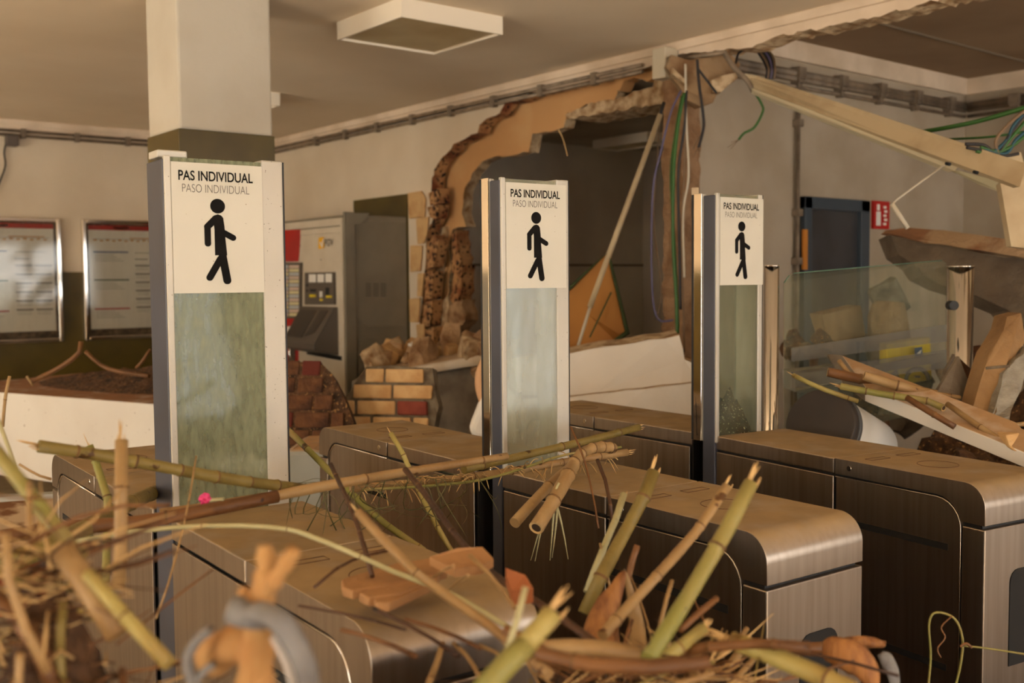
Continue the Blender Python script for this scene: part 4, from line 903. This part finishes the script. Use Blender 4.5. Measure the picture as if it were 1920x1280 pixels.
# ================================================================== REEDS
def reed_obj(label, pts, wpx, kind, ends='cut', node=.10, name='reed_cane', seg=5, taper=1.0, group=None, fray=0, world=None, hollow=False, r0=None, nodes=True):
    P3 = [AD(*p) for p in pts] if world is None else [V(p) for p in world]
    P = spline(P3, seg)
    if r0 is None:
        dm = sum(p[2] for p in pts)/len(pts); r0 = wpx*dm/FPX/2
    # resample with node rings
    L = [0]
    for i in range(1, len(P)): L.append(L[-1]+(P[i]-P[i-1]).length)
    tot = L[-1]
    def at(s):
        s = min(max(s, 0), tot)
        for i in range(1, len(L)):
            if s <= L[i]+1e-9: return P[i-1].lerp(P[i], (s-L[i-1])/max(1e-6, L[i]-L[i-1]))
        return P[-1]
    rings = []; s = 0; rnd = random.Random(hash(label) & 0xffff if False else int(tot*9973+wpx*31)); nxt = node*rnd.uniform(.3, .9)
    stops = set([0.0, tot]); k = max(3, int(tot/.05))
    for i in range(k+1): stops.add(tot*i/k)
    nd = []
    while nodes and nxt < tot-.01: nd.append(nxt); nxt += node*rnd.uniform(.8, 1.25)
    items = [(q, 1.0, 0) for q in stops if all(abs(q-x) > r0*1.1 for x in nd)]
    for x in nd: items += [(x-r0*.45, 1.0, 0), (x-r0*.22, 1.13, 1), (x+r0*.18, 1.13, 1), (x+r0*.4, .97, 0)]
    items = sorted(i for i in items if 0 <= i[0] <= tot)
    m = MB(); pts2 = [at(i[0]) for i in items]; rad = [r0*i[1]*(1+(taper-1)*i[0]/tot)*(1+.04*math.sin(i[0]*40+wpx)) for i in items]
    rg = m.tube(pts2, rad, 12, cap=not hollow)
    m.bm.faces.ensure_lookup_table()
    for i in range(len(items)-1):
        if items[i][2] and items[i+1][2]:
            for f in m.bm.faces[i*12:(i+1)*12]: f.material_index = 1
    if hollow:
        for e, R_, dr in ((pts2[0], rad[0], (pts2[1]-pts2[0]).normalized()), (pts2[-1], rad[-1], (pts2[-2]-pts2[-1]).normalized())):
            m.mi = 2; m.tube([e+dr*.0, e+dr*.001], [R_*.98, R_*.66], 12, cap=False); m.mi = 3; m.tube([e+dr*.001, e+dr*.03], [R_*.66, R_*.66], 12)
    o = m.build(name, [REED[kind], NODEM, FIBRE, PITH])
    tag(o, label, 'reed', group)
    if fray:
        f = MB(); e = pts2[0]; dr = (pts2[0]-pts2[1]).normalized(); rr = random.Random(3)
        for k in range(fray):
            v = dr*rr.uniform(.8, 2.6)*min(r0, .014)*1.3+V((rr.uniform(-1, 1), rr.uniform(-1, 1), rr.uniform(-1, 1)))*r0*.5
            a = e+V((rr.uniform(-1, 1), rr.uniform(-1, 1), rr.uniform(-1, 1)))*r0*.6
            f.tube([a-dr*.01, a+v*.6, a+v], [r0*.34, r0*.26, r0*.05], 4, squash=.4)
        f.build('frayed_fibre', FIBRE, o)
    return o
R_ = reed_obj
R_('long olive cane crossing in front of the nearest pillar', [(72, 836, 1.55), (180, 852, 1.6), (300, 874, 1.65), (430, 898, 1.75), (575, 917, 1.9)], 22, 'olive', node=.075, fray=5)
R_('long tan cane slanting up from the nearest pillar towards the middle gate', [(300, 965, 1.75), (450, 942, 1.8), (640, 905, 1.9), (790, 880, 2.05), (950, 855, 2.2)], 22, 'tan', node=.25, taper=.7)
R_('dark brown cane lying low behind the vertical one at the left', [(-30, 1012, 1.6), (110, 990, 1.65), (250, 980, 1.7), (420, 950, 1.75), (520, 930, 1.8)], 26, 'brown', node=.3)
R_('thick olive cane entering at the left edge and passing behind the upright cane', [(-30, 1068, 1.45), (80, 1030, 1.5), (170, 985, 1.7), (230, 950, 1.95), (292, 922, 2.25), (345, 905, 2.45)], 30, 'olive', node=.2)
R_('thin pale yellow cane arching low across the front of the nearest gate', [(120, 1020, 1.45), (250, 996, 1.5), (400, 985, 1.5), (540, 992, 1.45), (640, 1028, 1.42), (740, 1072, 1.4), (850, 1115, 1.38), (960, 1180, 1.3)], 10, 'pale', node=.12)
R_('upright tan cane with a splintered top at the left', [(228, 825, 1.3), (227, 930, 1.28), (226, 1030, 1.26), (222, 1105, 1.25)], 25, 'tan', node=.075, fray=7)
R_('slim green cane with a dark tip behind the upright one', [(167, 835, 1.85), (178, 862, 1.85), (192, 905, 1.82), (204, 950, 1.8), (200, 1020, 1.78), (198, 1090, 1.75)], 15, 'green', node=.07, fray=2)
R_('pale green cane slanting down from the left edge', [(-25, 825, 1.05), (40, 905, 1.02), (110, 995, 1.0), (150, 1045, .98)], 28, 'green', node=.12)
R_('fat tan cane slanting down at the lower left, very near and blurred', [(118, 1030, .95), (170, 1110, .93), (222, 1190, .92)], 46, 'tan', node=.3)
R_('yellow green cane slanting down right beside the fat blurred one', [(165, 1075, .92), (230, 1150, .9), (318, 1245, .88)], 28, 'yellow', node=.09)
R_('thin straw coloured stem at the upper left edge', [(-10, 770, 1.6), (20, 850, 1.6), (45, 920, 1.6), (60, 965, 1.6)], 8, 'pale', node=.15)
R_('thin twig standing up at the left edge', [(18, 705, 1.9), (10, 745, 1.9), (5, 800, 1.9)], 6, 'tan', node=.1)
R_('short twig running right from the thin stem at the left', [(36, 870, 1.8), (70, 890, 1.8), (96, 898, 1.8)], 5, 'tan', node=.2)
R_('green cane slanting down right between nearest pillar and middle gate', [(532, 798, 2.45), (600, 865, 2.35), (660, 925, 2.25), (720, 980, 2.15), (795, 1032, 2.1)], 13, 'green', node=.16, taper=.9)
R_('slim yellow cane with a curled dry tip in front of the middle gate', [(733, 812, 2.35), (748, 835, 2.33), (775, 895, 2.3), (800, 950, 2.25), (830, 1005, 2.2), (852, 1042, 2.2)], 10, 'yellow', node=.09, fray=2)
R_('long split greyish cane slanting down to the lower middle', [(672, 960, 1.35), (740, 1035, 1.3), (800, 1090, 1.28), (880, 1145, 1.24), (960, 1205, 1.2), (1030, 1265, 1.15)], 19, 'tan', node=.2, fray=3)
R_('olive cane pointing to the upper right above the middle gate top', [(1197, 801, 2.75), (1100, 826, 2.6), (980, 854, 2.45), (870, 880, 2.3)], 15, 'olive', node=.22, fray=6)
R_('shaggy tan cane bundle strand under the olive cane', [(1175, 848, 2.6), (1080, 862, 2.5), (950, 884, 2.4), (800, 903, 2.25), (660, 915, 2.1)], 15, 'tan', node=.12, fray=9)
R_('thin green blade lying along the shaggy strand', [(1165, 838, 2.6), (1060, 852, 2.5), (900, 900, 2.3), (680, 918, 2.1)], 5, 'green', node=.4)
R_('smooth tan cane with a round closed end pointing at the viewer', [(965, 980, 2.05), (1020, 920, 2.15), (1085, 862, 2.3)], 20, 'tan', node=.2)
R_('hollow tan cane pointing at the viewer below the olive cane', [(1005, 990, 2.0), (1040, 935, 2.07), (1075, 872, 2.2)], 27, 'tan', node=.10, hollow=True)
R_('curved dry cane head bending over the hollow cane', [(1068, 880, 2.25), (1090, 850, 2.3), (1120, 838, 2.35), (1150, 840, 2.4)], 20, 'tan', node=.04, fray=6)
for k, q in enumerate([[(1048, 905), (1022, 960), (995, 1050)], [(1042, 920), (1020, 970), (1003, 1052)], [(1040, 935), (1036, 990), (1031, 1050)], [(1046, 940), (1042, 990), (1035, 1045)], [(1042, 940), (1055, 990), (1065, 1048)]]):
    R_(['leftmost', 'second from left', 'middle', 'second from right', 'rightmost'][k]+' of the five flat splinters hanging below the hollow cane', [(a, b, 2.08) for a, b in q], 5, 'pale', node=9, name='reed_splinter', taper=.3, nodes=False)
R_('olive cane leaning right with a notched top, in front of the middle gate', [(1225, 885, 1.75), (1205, 935, 1.72), (1165, 1010, 1.68), (1130, 1075, 1.62), (1095, 1150, 1.6)], 25, 'olive', node=.14, fray=4)
R_('pale split cane standing just left of the notched olive one', [(1170, 925, 1.78), (1152, 980, 1.75), (1130, 1030, 1.7), (1100, 1110, 1.66)], 13, 'pale', node=.3, fray=1)
R_('brown speckled cane slanting from lower left to a broken tip on the gate front', [(1362, 912, 1.55), (1310, 990, 1.5), (1240, 1070, 1.42), (1180, 1135, 1.36), (1130, 1190, 1.3)], 20, 'tan', node=.13, fray=4)
R_('long green cane with a torn bright tip standing right of the others', [(1408, 905, 1.3), (1375, 970, 1.28), (1330, 1050, 1.25), (1270, 1150, 1.2), (1215, 1235, 1.15)], 30, 'green', node=.19, fray=7)
R_('fat yellow green broken cane end in the lower middle, very near', [(1035, 1150, .98), (1010, 1180, .97), (985, 1210, .96)], 42, 'yellow', node=9, fray=6)
R_('fat green cane continuing below the broken one to the bottom edge', [(985, 1208, .96), (950, 1245, .95), (900, 1300, .94)], 44, 'green', node=9)
R_('thin pale splinter standing behind the fat broken cane end', [(985, 1100, 1.05), (970, 1160, 1.04), (952, 1215, 1.03)], 12, 'pale', node=.5, nodes=False, name='reed_splinter')
R_('hollow split cane at the bottom with a torn open mouth', [(1372, 1200, 1.2), (1430, 1222, 1.18), (1500, 1250, 1.15), (1600, 1295, 1.1)], 36, 'yellow', node=.14, hollow=True, fray=8)
R_('flat brown cane lying across the dark window of the middle gate', [(1425, 1212, 1.7), (1500, 1215, 1.7), (1570, 1212, 1.7)], 22, 'brown', node=.5)
R_('horizontal tan cane with a ring shaped end at the bottom middle', [(1330, 1240, 1.05), (1230, 1250, 1.05), (1120, 1248, 1.05), (1010, 1225, 1.08)], 30, 'brown', node=.2, hollow=True)
R_('short tan cane behind the ring ended one', [(1000, 1215, 1.2), (1100, 1212, 1.2), (1200, 1225, 1.2)], 30, 'tan', node=.15)
R_('yellow cane stub with a ragged white tip at the bottom', [(1318, 1178, 1.25), (1285, 1205, 1.22), (1245, 1235, 1.2)], 24, 'yellow', node=.09, fray=8)
R_('long dark twig arching down from the centre to the lower middle', [(760, 880, 1.9), (800, 930, 1.8), (860, 1010, 1.65), (930, 1080, 1.5), (1040, 1150, 1.35), (1150, 1230, 1.25)], 13, 'dark', node=.18)
R_('reddish brown twig standing in front of the middle gate back end', [(620, 870, 1.8), (648, 930, 1.7), (672, 990, 1.6), (698, 1080, 1.5)], 9, 'dark', node=.05)
R_('thin reddish twig lying on the nearest gate top', [(590, 1100, 1.35), (640, 1060, 1.42), (690, 1040, 1.5), (740, 1030, 1.55)], 6, 'dark', node=.1)
R_('thin straight straw leaning in front of the nearest pillar base', [(368, 855, 1.7), (350, 960, 1.6), (320, 1080, 1.5), (292, 1160, 1.45)], 4, 'tan', node=.2)
R_('dark flower stalk hanging in front of the middle gate', [(1120, 862, 2.2), (1135, 900, 2.15), (1145, 950, 2.1), (1150, 1000, 2.1)], 7, 'dark', node=.15)
R_('thin brown stalk with a kink left of the dark flower stalk', [(1070, 800, 2.3), (1095, 860, 2.25), (1112, 930, 2.2), (1122, 990, 2.15)], 4, 'brown', node=.1)
R_('thin upright stick below the middle gate slot', [(1125, 1018, 1.7), (1135, 1060, 1.7), (1145, 1110, 1.68)], 5, 'tan', node=.3)
R_('thin stick standing left of the green cane', [(1260, 1088, 1.45), (1245, 1140, 1.42), (1232, 1200, 1.4)], 8, 'tan', node=.3)
R_('short rusty stick behind the orange husk', [(1195, 1022, 1.6), (1183, 1060, 1.6), (1175, 1100, 1.6)], 12, 'brown', node=.2)
R_('thin rusty twig right of the long green cane', [(1300, 1120, 1.6), (1320, 1165, 1.55), (1335, 1190, 1.5)], 4, 'brown', node=.2)
R_('split green cane lying behind the rightmost gate, leftmost there', [(1487, 703, 3.35), (1540, 728, 3.3), (1608, 752, 3.3)], 9, 'yellow', node=.3, fray=3)
R_('green hollow cane lying on the white board behind the rightmost gate', [(1576, 724, 3.25), (1650, 738, 3.2), (1740, 752, 3.15), (1770, 765, 3.1)], 13, 'green', node=.09, hollow=True, fray=4)
R_('tan hollow cane lying above the green one near the glass', [(1620, 704, 3.3), (1680, 722, 3.28), (1755, 740, 3.25)], 18, 'tan', node=.16, hollow=True)
R_('brown rough cane behind the tan hollow cane', [(1552, 697, 3.4), (1620, 712, 3.38), (1660, 722, 3.36)], 18, 'brown', node=.12, hollow=True)
R_('short tan stick pointing up left near the glass screen', [(1573, 676, 3.45), (1600, 712, 3.4)], 9, 'tan', node=.2)
R_('thin brown stick sticking out below the leaning brick slab', [(1776, 757, 3.1), (1830, 795, 3.0), (1900, 840, 2.9)], 11, 'tan', node=.18)
R_('tan cane lying flat behind the grey tile shard', [(1680, 722, 3.3), (1755, 738, 3.3), (1800, 745, 3.3)], 9, 'tan', node=.2)
R_('brown cane lying right of the green one on the white board', [(1700, 745, 3.1), (1740, 770, 3.05), (1790, 800, 3.0)], 12, 'brown', node=.12)
R_('tan stick at the right edge behind the leaning brick slab', [(1880, 800, 3.1), (1935, 792, 3.1)], 9, 'tan', node=.2)
R_('bent brown branch with a hooked top on the white counter', [(152, 640, 5.2), (148, 662, 5.2), (110, 690, 5.2), (60, 715, 5.2)], 9, 'brown', node=.5)
R_('long brown branch lying on the litter of the white counter', [(160, 658, 5.3), (200, 690, 5.3), (280, 705, 5.2)], 8, 'brown', node=.4)
R_('short branch slanting up at the pillar side of the white counter', [(282, 655, 5.3), (265, 680, 5.3), (255, 690, 5.3)], 6, 'brown', node=.4)
R_('tiny upright twig on the white counter near its left end', [(50, 705, 5.3), (62, 722, 5.3)], 5, 'tan', node=.4)
R_('dark brown cane crossing the lower left corner', [(-20, 1110, .95), (60, 1190, .93), (100, 1290, .92)], 30, 'brown', node=.2)
R_('grey green stem rising in the lower left', [(120, 1130, .95), (112, 1200, .94), (115, 1290, .93)], 18, 'olive', node=.12)
R_('pale short cane standing at the bottom left', [(38, 1225, .9), (34, 1300, .9)], 16, 'tan', node=.2)
R_('thin green stem leaning right in the left foreground', [(20, 1105, 1.0), (60, 1070, 1.0), (130, 1020, 1.0)], 9, 'green', node=.3)
R_('curved pale tan cane at the lower left corner', [(10, 1000, .9), (15, 1080, .9), (40, 1160, .9), (90, 1260, .9)], 18, 'tan', node=.2)
R_('thin yellow stem with bulges left of the fat blurred cane', [(88, 1100, 1.1), (120, 1125, 1.1), (150, 1150, 1.1), (178, 1160, 1.1)], 12, 'yellow', node=.05)
for k, (a_, b_) in enumerate([((812, 1082), (850, 1060)), ((835, 1110), (878, 1078)), ((880, 1040), (965, 1140)), ((700, 1140), (860, 1230)), ((760, 1160), (900, 1215)), ((850, 1205), (900, 1270)), ((830, 1205), (800, 1290)), ((560, 1135), (760, 1180)), ((900, 1210), (960, 1250)), ((640, 1180), (780, 1230))]):
    R_(['short straw left', 'short straw right', 'thin pale stalk', 'long rusty stem', 'second rusty stem', 'bent pale stem', 'thin tan stick', 'curved dark stem', 'short pale stalk', 'brown stem'][k]+' lying over the near end of the nearest gate', [(*a_, 1.3), ((a_[0]+b_[0])/2+4, (a_[1]+b_[1])/2-4, 1.27), (*b_, 1.22)], [5, 5, 8, 8, 8, 9, 12, 6, 8, 9][k], ['tan', 'tan', 'tan', 'dark', 'brown', 'tan', 'tan', 'dark', 'tan', 'brown'][k], node=.2)

# boards on the nearest gate
t = thing('split_board', 'flat tan board split lengthwise lying on the near end of the nearest gate', 'board', tuple(AZ(760, 1100, 1.05)))
for k, q in enumerate([[(640, 1103), (660, 1096), (740, 1072), (822, 1060), (840, 1085), (760, 1105), (700, 1118), (660, 1125), (642, 1118)], [(672, 1128), (720, 1112), (830, 1082), (820, 1100), (750, 1130), (690, 1138)], [(700, 1140), (740, 1120), (820, 1088), (815, 1108), (730, 1148), (705, 1148)]]):
    m = MB(); m.prism([AZ(a, b, 1.06-.003*k) for a, b in q], (0, 0, .014)); m.build('strip', WOODB, t, bevel=.003)
slab('tan_board', 'tan ragged board lying behind the split one on the nearest gate', 'board', [(810, 1062, 1.45), (860, 1042, 1.48), (905, 1038, 1.5), (930, 1062, 1.48), (900, 1075, 1.45), (850, 1085, 1.42)], (0, 0, .012), WOODB, jagged=.003)
slab('orange_shard', 'orange clay shard lying right of the tan boards', 'shard', [(948, 1092, 1.4), (985, 1105, 1.4), (1000, 1130, 1.38), (960, 1135, 1.38)], (0, 0, .02), mat('orange_clay', (150, 88, 50), .9))
# husk leaves
def leaf(label, q, d, ex, m_):
    P = [AD(a, b, d+e) for a, b, e in q]; mm = MB(); mm.prism(P, ex); return tag(mm.build('reed_husk', m_, bevel=.001), label, 'leaf')
pass
pass
#
def husk(label, q, wpx, m_, curl=1.2, name='reed_husk', flare=False):
    P = spline([AD(*p) for p in q], 6); mm = MB(); n = len(P); rows = []
    for i, p in enumerate(P):
        t = (P[min(i+1, n-1)]-P[max(i-1, 0)]).normalized(); u = t.cross(CF).normalized(); v = u.cross(t)
        wd = wpx*q[0][2]/FPX/2*math.sin(math.pi*(.12+.86*i/(n-1)))**.7
        if flare: wd = wpx*q[0][2]/FPX/2*(.04+.96*(i/(n-1))**.8)
        row = []
        for k in range(9):
            a_ = (k/4-1)*curl; row.append(mm.bm.verts.new(p+u*math.sin(a_)*wd-v*math.cos(a_)*wd*.8+V((0, 0, .0015*math.sin(k*3+i)))))
        rows.append(row)
    for i in range(n-1):
        for k in range(8): mm._f([rows[i][k], rows[i][k+1], rows[i+1][k+1], rows[i+1][k]])
    o = mm.build(name, m_, smooth=True); so_ = o.modifiers.new('solid', 'SOLIDIFY'); so_.thickness = .0015
    return tag(o, label, 'leaf')
husk('pale brown husk standing right of the orange one', [(1170, 1066, 1.52), (1182, 1110, 1.53), (1192, 1160, 1.53), (1195, 1225, 1.5)], 44, REED['tan'], 1.0, flare=True)
husk('big orange curled husk at the foot of the olive cane', [(1172, 1070, 1.5), (1150, 1110, 1.5), (1128, 1160, 1.49), (1125, 1230, 1.47)], 92, HUSK, 1.0, flare=True)
husk('crumpled brown husk at the bottom right before the middle gate', [(1545, 1215, 1.45), (1580, 1222, 1.44), (1615, 1245, 1.43), (1640, 1290, 1.42)], 62, HUSK)
husk('upper ragged husk flap at the bottom right before the middle gate', [(1575, 1205, 1.47), (1610, 1200, 1.46), (1660, 1206, 1.45)], 30, HUSK, .8)
husk('grey shredded leaf beside the crumpled husk', [(1650, 1222, 1.5), (1668, 1250, 1.5), (1680, 1300, 1.5)], 34, RAG, .9)
# root with rag
t = thing('forked_root', 'orange forked root stump standing close to the camera at the bottom left', 'root', tuple(AD(490, 1280, .8)))
def limb(q, r, name): 
    P = spline([AD(*p) for p in q], 5); n = len(P); MB_ = MB(); MB_.tube(P, [r[0]+(r[1]-r[0])*k/(n-1)+.0012*math.sin(k*1.9) for k in range(n)], 12); return MB_.build(name, ROOT, t, smooth=True)
limb([(478, 1290, .82), (482, 1200, .81), (488, 1130, .8), (499, 1070, .8), (496, 1022, .8)], (.015, .0058), 'stem')
limb([(494, 1118, .8), (520, 1078, .79), (552, 1032, .78)], (.007, .0058), 'prong')
limb([(478, 1215, .82), (430, 1210, .84), (400, 1235, .86)], (.014, .016), 'side_lump')
limb([(478, 1140, .8), (460, 1120, .8), (455, 1100, .8)], (.006, .004), 'spur')
t = thing('grey_rag', 'grey cloth strip wound round the orange root and hanging in a loop', 'rag', tuple(AD(520, 1280, .8)))
m = MB(); m.tube([AD(470, 1165, .79), AD(474, 1142, .79), (AD(478, 1132, .79))], [.020, .019, .016], 14); m.build('wrap', RAG, t, smooth=True)
m = MB(); m.tube(spline([AD(480, 1142, .78), AD(520, 1160, .77), AD(555, 1210, .77), AD(575, 1260, .77), AD(580, 1300, .77)]), .012, 10, squash=.5); m.build('strip', RAG, t, smooth=True)
m = MB(); m.tube(spline([AD(520, 1190, .785), AD(545, 1240, .78), AD(560, 1290, .78)]), .008, 10, squash=.4); m.build('strip', mat('rag_white', (196, 188, 182), .9), t, smooth=True)
m = MB(); m.tube(spline([AD(395, 1180, .82), (AD(370, 1200, .82)), AD(352, 1235, .82), AD(362, 1280, .82)]), .008, 10, squash=.5); m.tube(spline([AD(400, 1245, .82), AD(375, 1265, .82), AD(360, 1295, .82)]), .006, 8, squash=.5); m.build('strip', RAG, t, smooth=True)
# pink petals
t = thing('pink_flower', 'small pink flower caught at the foot of the nearest pillar', 'flower', tuple(AD(385, 940, 1.75)))
m = MB()
for k in range(6): m.rock(AD(385+6*math.cos(k), 936+6*math.sin(k), 1.75), (.006, .006, .004), k)
m.build('petals', PINK, t); m = MB(); m.tube([AD(392, 938, 1.75), AD(420, 936, 1.75)], .004, 6); m.build('stalk', REED['pale'], t)
# vine, right bottom
m = MB(); m.tube(spline([AD(1740, 1290, 1.9), AD(1745, 1230, 1.9), AD(1742, 1170, 1.9), AD(1755, 1148, 1.9), AD(1790, 1160, 1.9), AD(1805, 1200, 1.9), AD(1800, 1250, 1.9), AD(1790, 1290, 1.9)], 8), .0022, 6)
m.tube(spline([AD(1803, 1210, 1.9), AD(1850, 1215, 1.9), AD(1935, 1228, 1.9)], 6), .0018, 6)
o = m.build('green_vine', REED['green']); tag(o, 'thin green vine looping in front of the dark side of the rightmost gate', 'vine')
m = MB(); m.tube(spline([AD(1785, 1155, 1.89), AD(1765, 1175, 1.89), AD(1772, 1195, 1.89), AD(1758, 1215, 1.89), AD(1764, 1232, 1.89)], 6), .0014, 5); m.tube(spline([AD(1800, 1212, 1.89), AD(1812, 1206, 1.89), AD(1822, 1214, 1.89)], 4), .0026, 5); m.build('dry_tendril', REED['brown'], o)
# grass blades over the cane bundle
m = MB(); rnd = random.Random(4)
for k in range(60):
    px = rnd.uniform(560, 900); d = 1.95+(px-560)/340*.3; py = 912-(px-560)*.05+rnd.uniform(-8, 8)
    a = AD(px, py, d); b = AD(px+rnd.uniform(-40, 40), py+rnd.uniform(10, 60), d+rnd.uniform(-.08, .08)); c = AD(px+rnd.uniform(-60, 60), py+rnd.uniform(30, 110), d+rnd.uniform(-.1, .1))
    if k < 22: b = AD(px-rnd.uniform(20, 60), py-rnd.uniform(-6, 12), d); c = AD(px-rnd.uniform(60, 110), py+rnd.uniform(-4, 24), d)
    m.tube(spline([a, b, c], 4), [.0012]*8+[.0003], 4, squash=.4)
tag(m.build('grass_blades', mat('dark_grass', (70, 72, 34), .6, col2=(96, 84, 44), scale=9)), 'dark green grass blades hanging from the cane bundle before the middle gate', 'grass', kind='stuff')
m = MB()
for k in range(90):
    px = rnd.uniform(660, 1180); u = (px-660)/520; d = 2.1+u*.5; py = 918-u*66+rnd.uniform(-6, 8)
    a = AD(px, py, d); c = AD(px+rnd.uniform(-30, 30), py+rnd.uniform(-16, 34), d+rnd.uniform(-.04, .04)); m.tube(spline([a, a.lerp(c, .5)+V((0, 0, .006)), c], 3), [.0012]*6+[.0003], 4)
tag(m.build('straw_fibres', FIBRE), 'loose straw fibres along the shaggy cane strand over the middle gate', 'straw', kind='stuff')

# ---- tangled heap at the front
MOUNDS = []
for px, py, d_, w_ in ((10, 1350, .98, .12), (150, 1400, .98, .10), (960, 1375, 1.12, .11), (1120, 1350, 1.22, .13), (1280, 1350, 1.32, .12), (1420, 1370, 1.42, .11), (20, 1300, 1.5, .2)):
    q = AD(px, py, d_); MOUNDS.append((q.x, q.y, 0, w_, q.z))
_m = []
for cx_, cy_, _, w_, zt_ in MOUNDS: _m.append((cx_, cy_, (zt_-.55)*.62, w_))
MOUNDS = _m
def ground(x, y):
    g = V((x, y, 0)); gx = g.dot(GX); gy = g.dot(GY)
    z = .36 + .25*math.exp(-((gy-.9)/.65)**2) - .30/(1+math.exp(-(gx-1.75)*7)) + .05*mn.fractal(V((x*2.3, y*2.3, 3)), .9, 2, 5)
    for cx_, cy_, h_, w_ in MOUNDS: z += h_*math.exp(-((x-cx_)**2+(y-cy_)**2)/(w_*w_))
    return z
m = MB(); n1, n2 = 130, 120; grid = []
for j in range(n2+1):
    row = []
    for i in range(n1+1):
        gx = -1.2+4.2*i/n1; gy = .35+2.9*j/n2; p = GX*gx+GY*gy
        z = ground(p.x, p.y)+.03*mn.fractal(V((p.x*14, p.y*14, 1)), .8, 2, 4)
        if gy > 2.2: z -= (gy-2.2)*.3
        row.append(m.bm.verts.new((p.x, p.y, max(.0, z))))
    grid.append(row)
for j in range(n2):
    for i in range(n1): m._f([grid[j][i], grid[j][i+1], grid[j+1][i+1], grid[j+1][i]])
tag(m.build('debris_heap', SOIL), 'dark bed of mud and plant litter between and before the ticket gates', 'debris', kind='stuff')
rnd = random.Random(99)
GRP = 'broken reed stems in the heap'
cnt = 0
while cnt < 270:
    mc = MOUNDS[rnd.randrange(len(MOUNDS))]
    p = V((mc[0]+rnd.gauss(0, mc[3]*.75), mc[1]+rnd.gauss(0, mc[3]*.75), 0)); gx = p.dot(GX); gy = p.dot(GY)
    inside = any(abs(gx-c) < .19 and gy > 1.22 for c in (.815, 1.655, 2.45))
    if inside or p.dot(CF) < .85: continue
    z = ground(p.x, p.y)+rnd.uniform(.0, .10)
    a = rnd.uniform(0, math.tau); tilt = rnd.gauss(0, .2); L_ = rnd.uniform(.05, .22)
    v = V((math.cos(a)*math.cos(tilt), math.sin(a)*math.cos(tilt), abs(math.sin(tilt))))*L_
    r = rnd.choice([.0012, .0015, .002, .003, .004, .006])
    q0 = p+V((0, 0, z)); q1 = q0+v
    g1 = V((q1.x, q1.y, 0)); g1x, g1y = g1.dot(GX), g1.dot(GY)
    if any(abs(g1x-c) < .20 and g1y > 1.2 for c in (.815, 1.655, 2.45)): continue
    R_('broken dry reed stem lying in the tangled heap at the front', [(0, 0, 1)], r*3000, rnd.choice(['tan', 'brown', 'brown', 'brown', 'dark', 'olive', 'tan', 'dark']), node=rnd.uniform(.06, .2), group=GRP, world=[q0, (q0+q1)/2+V((0, 0, rnd.uniform(-.01, .02))), q1], r0=r, seg=2, hollow=(r > .008))
    cnt += 1
m = MB()
for k in range(3200):
    if k % 4:
        mc = MOUNDS[rnd.randrange(len(MOUNDS))]; p = V((mc[0]+rnd.gauss(0, mc[3]*.8), mc[1]+rnd.gauss(0, mc[3]*.8), 0)); gx = p.dot(GX); gy = p.dot(GY)
    else:
        gx = rnd.uniform(-.6, 2.35); gy = rnd.uniform(.5, 1.9); p = GX*gx+GY*gy
    if any(abs(gx-c) < .19 and gy > 1.2 for c in (.815, 1.655, 2.45)): continue
    if p.dot(CF) < .7: continue
    q = p+V((0, 0, ground(p.x, p.y)+rnd.uniform(0, .06))); a = rnd.uniform(0, math.tau); L_ = rnd.uniform(.03, .14)
    v = V((math.cos(a), math.sin(a), rnd.uniform(-.1, .5)))*L_; m.mi = rnd.choice([0, 0, 1, 2])
    m.tube([q, q+v*.5+V((0, 0, rnd.uniform(-.01, .01))), q+v], [rnd.uniform(.0008, .002)]*2+[.0005], 4)
tag(m.build('straw_litter', [FIBRE, REED['brown'], REED['dark']]), 'fine straw and twigs strewn over the debris between the gates', 'straw', kind='stuff')

for o in bpy.data.objects:
    if '_w' in o: del o['_w']
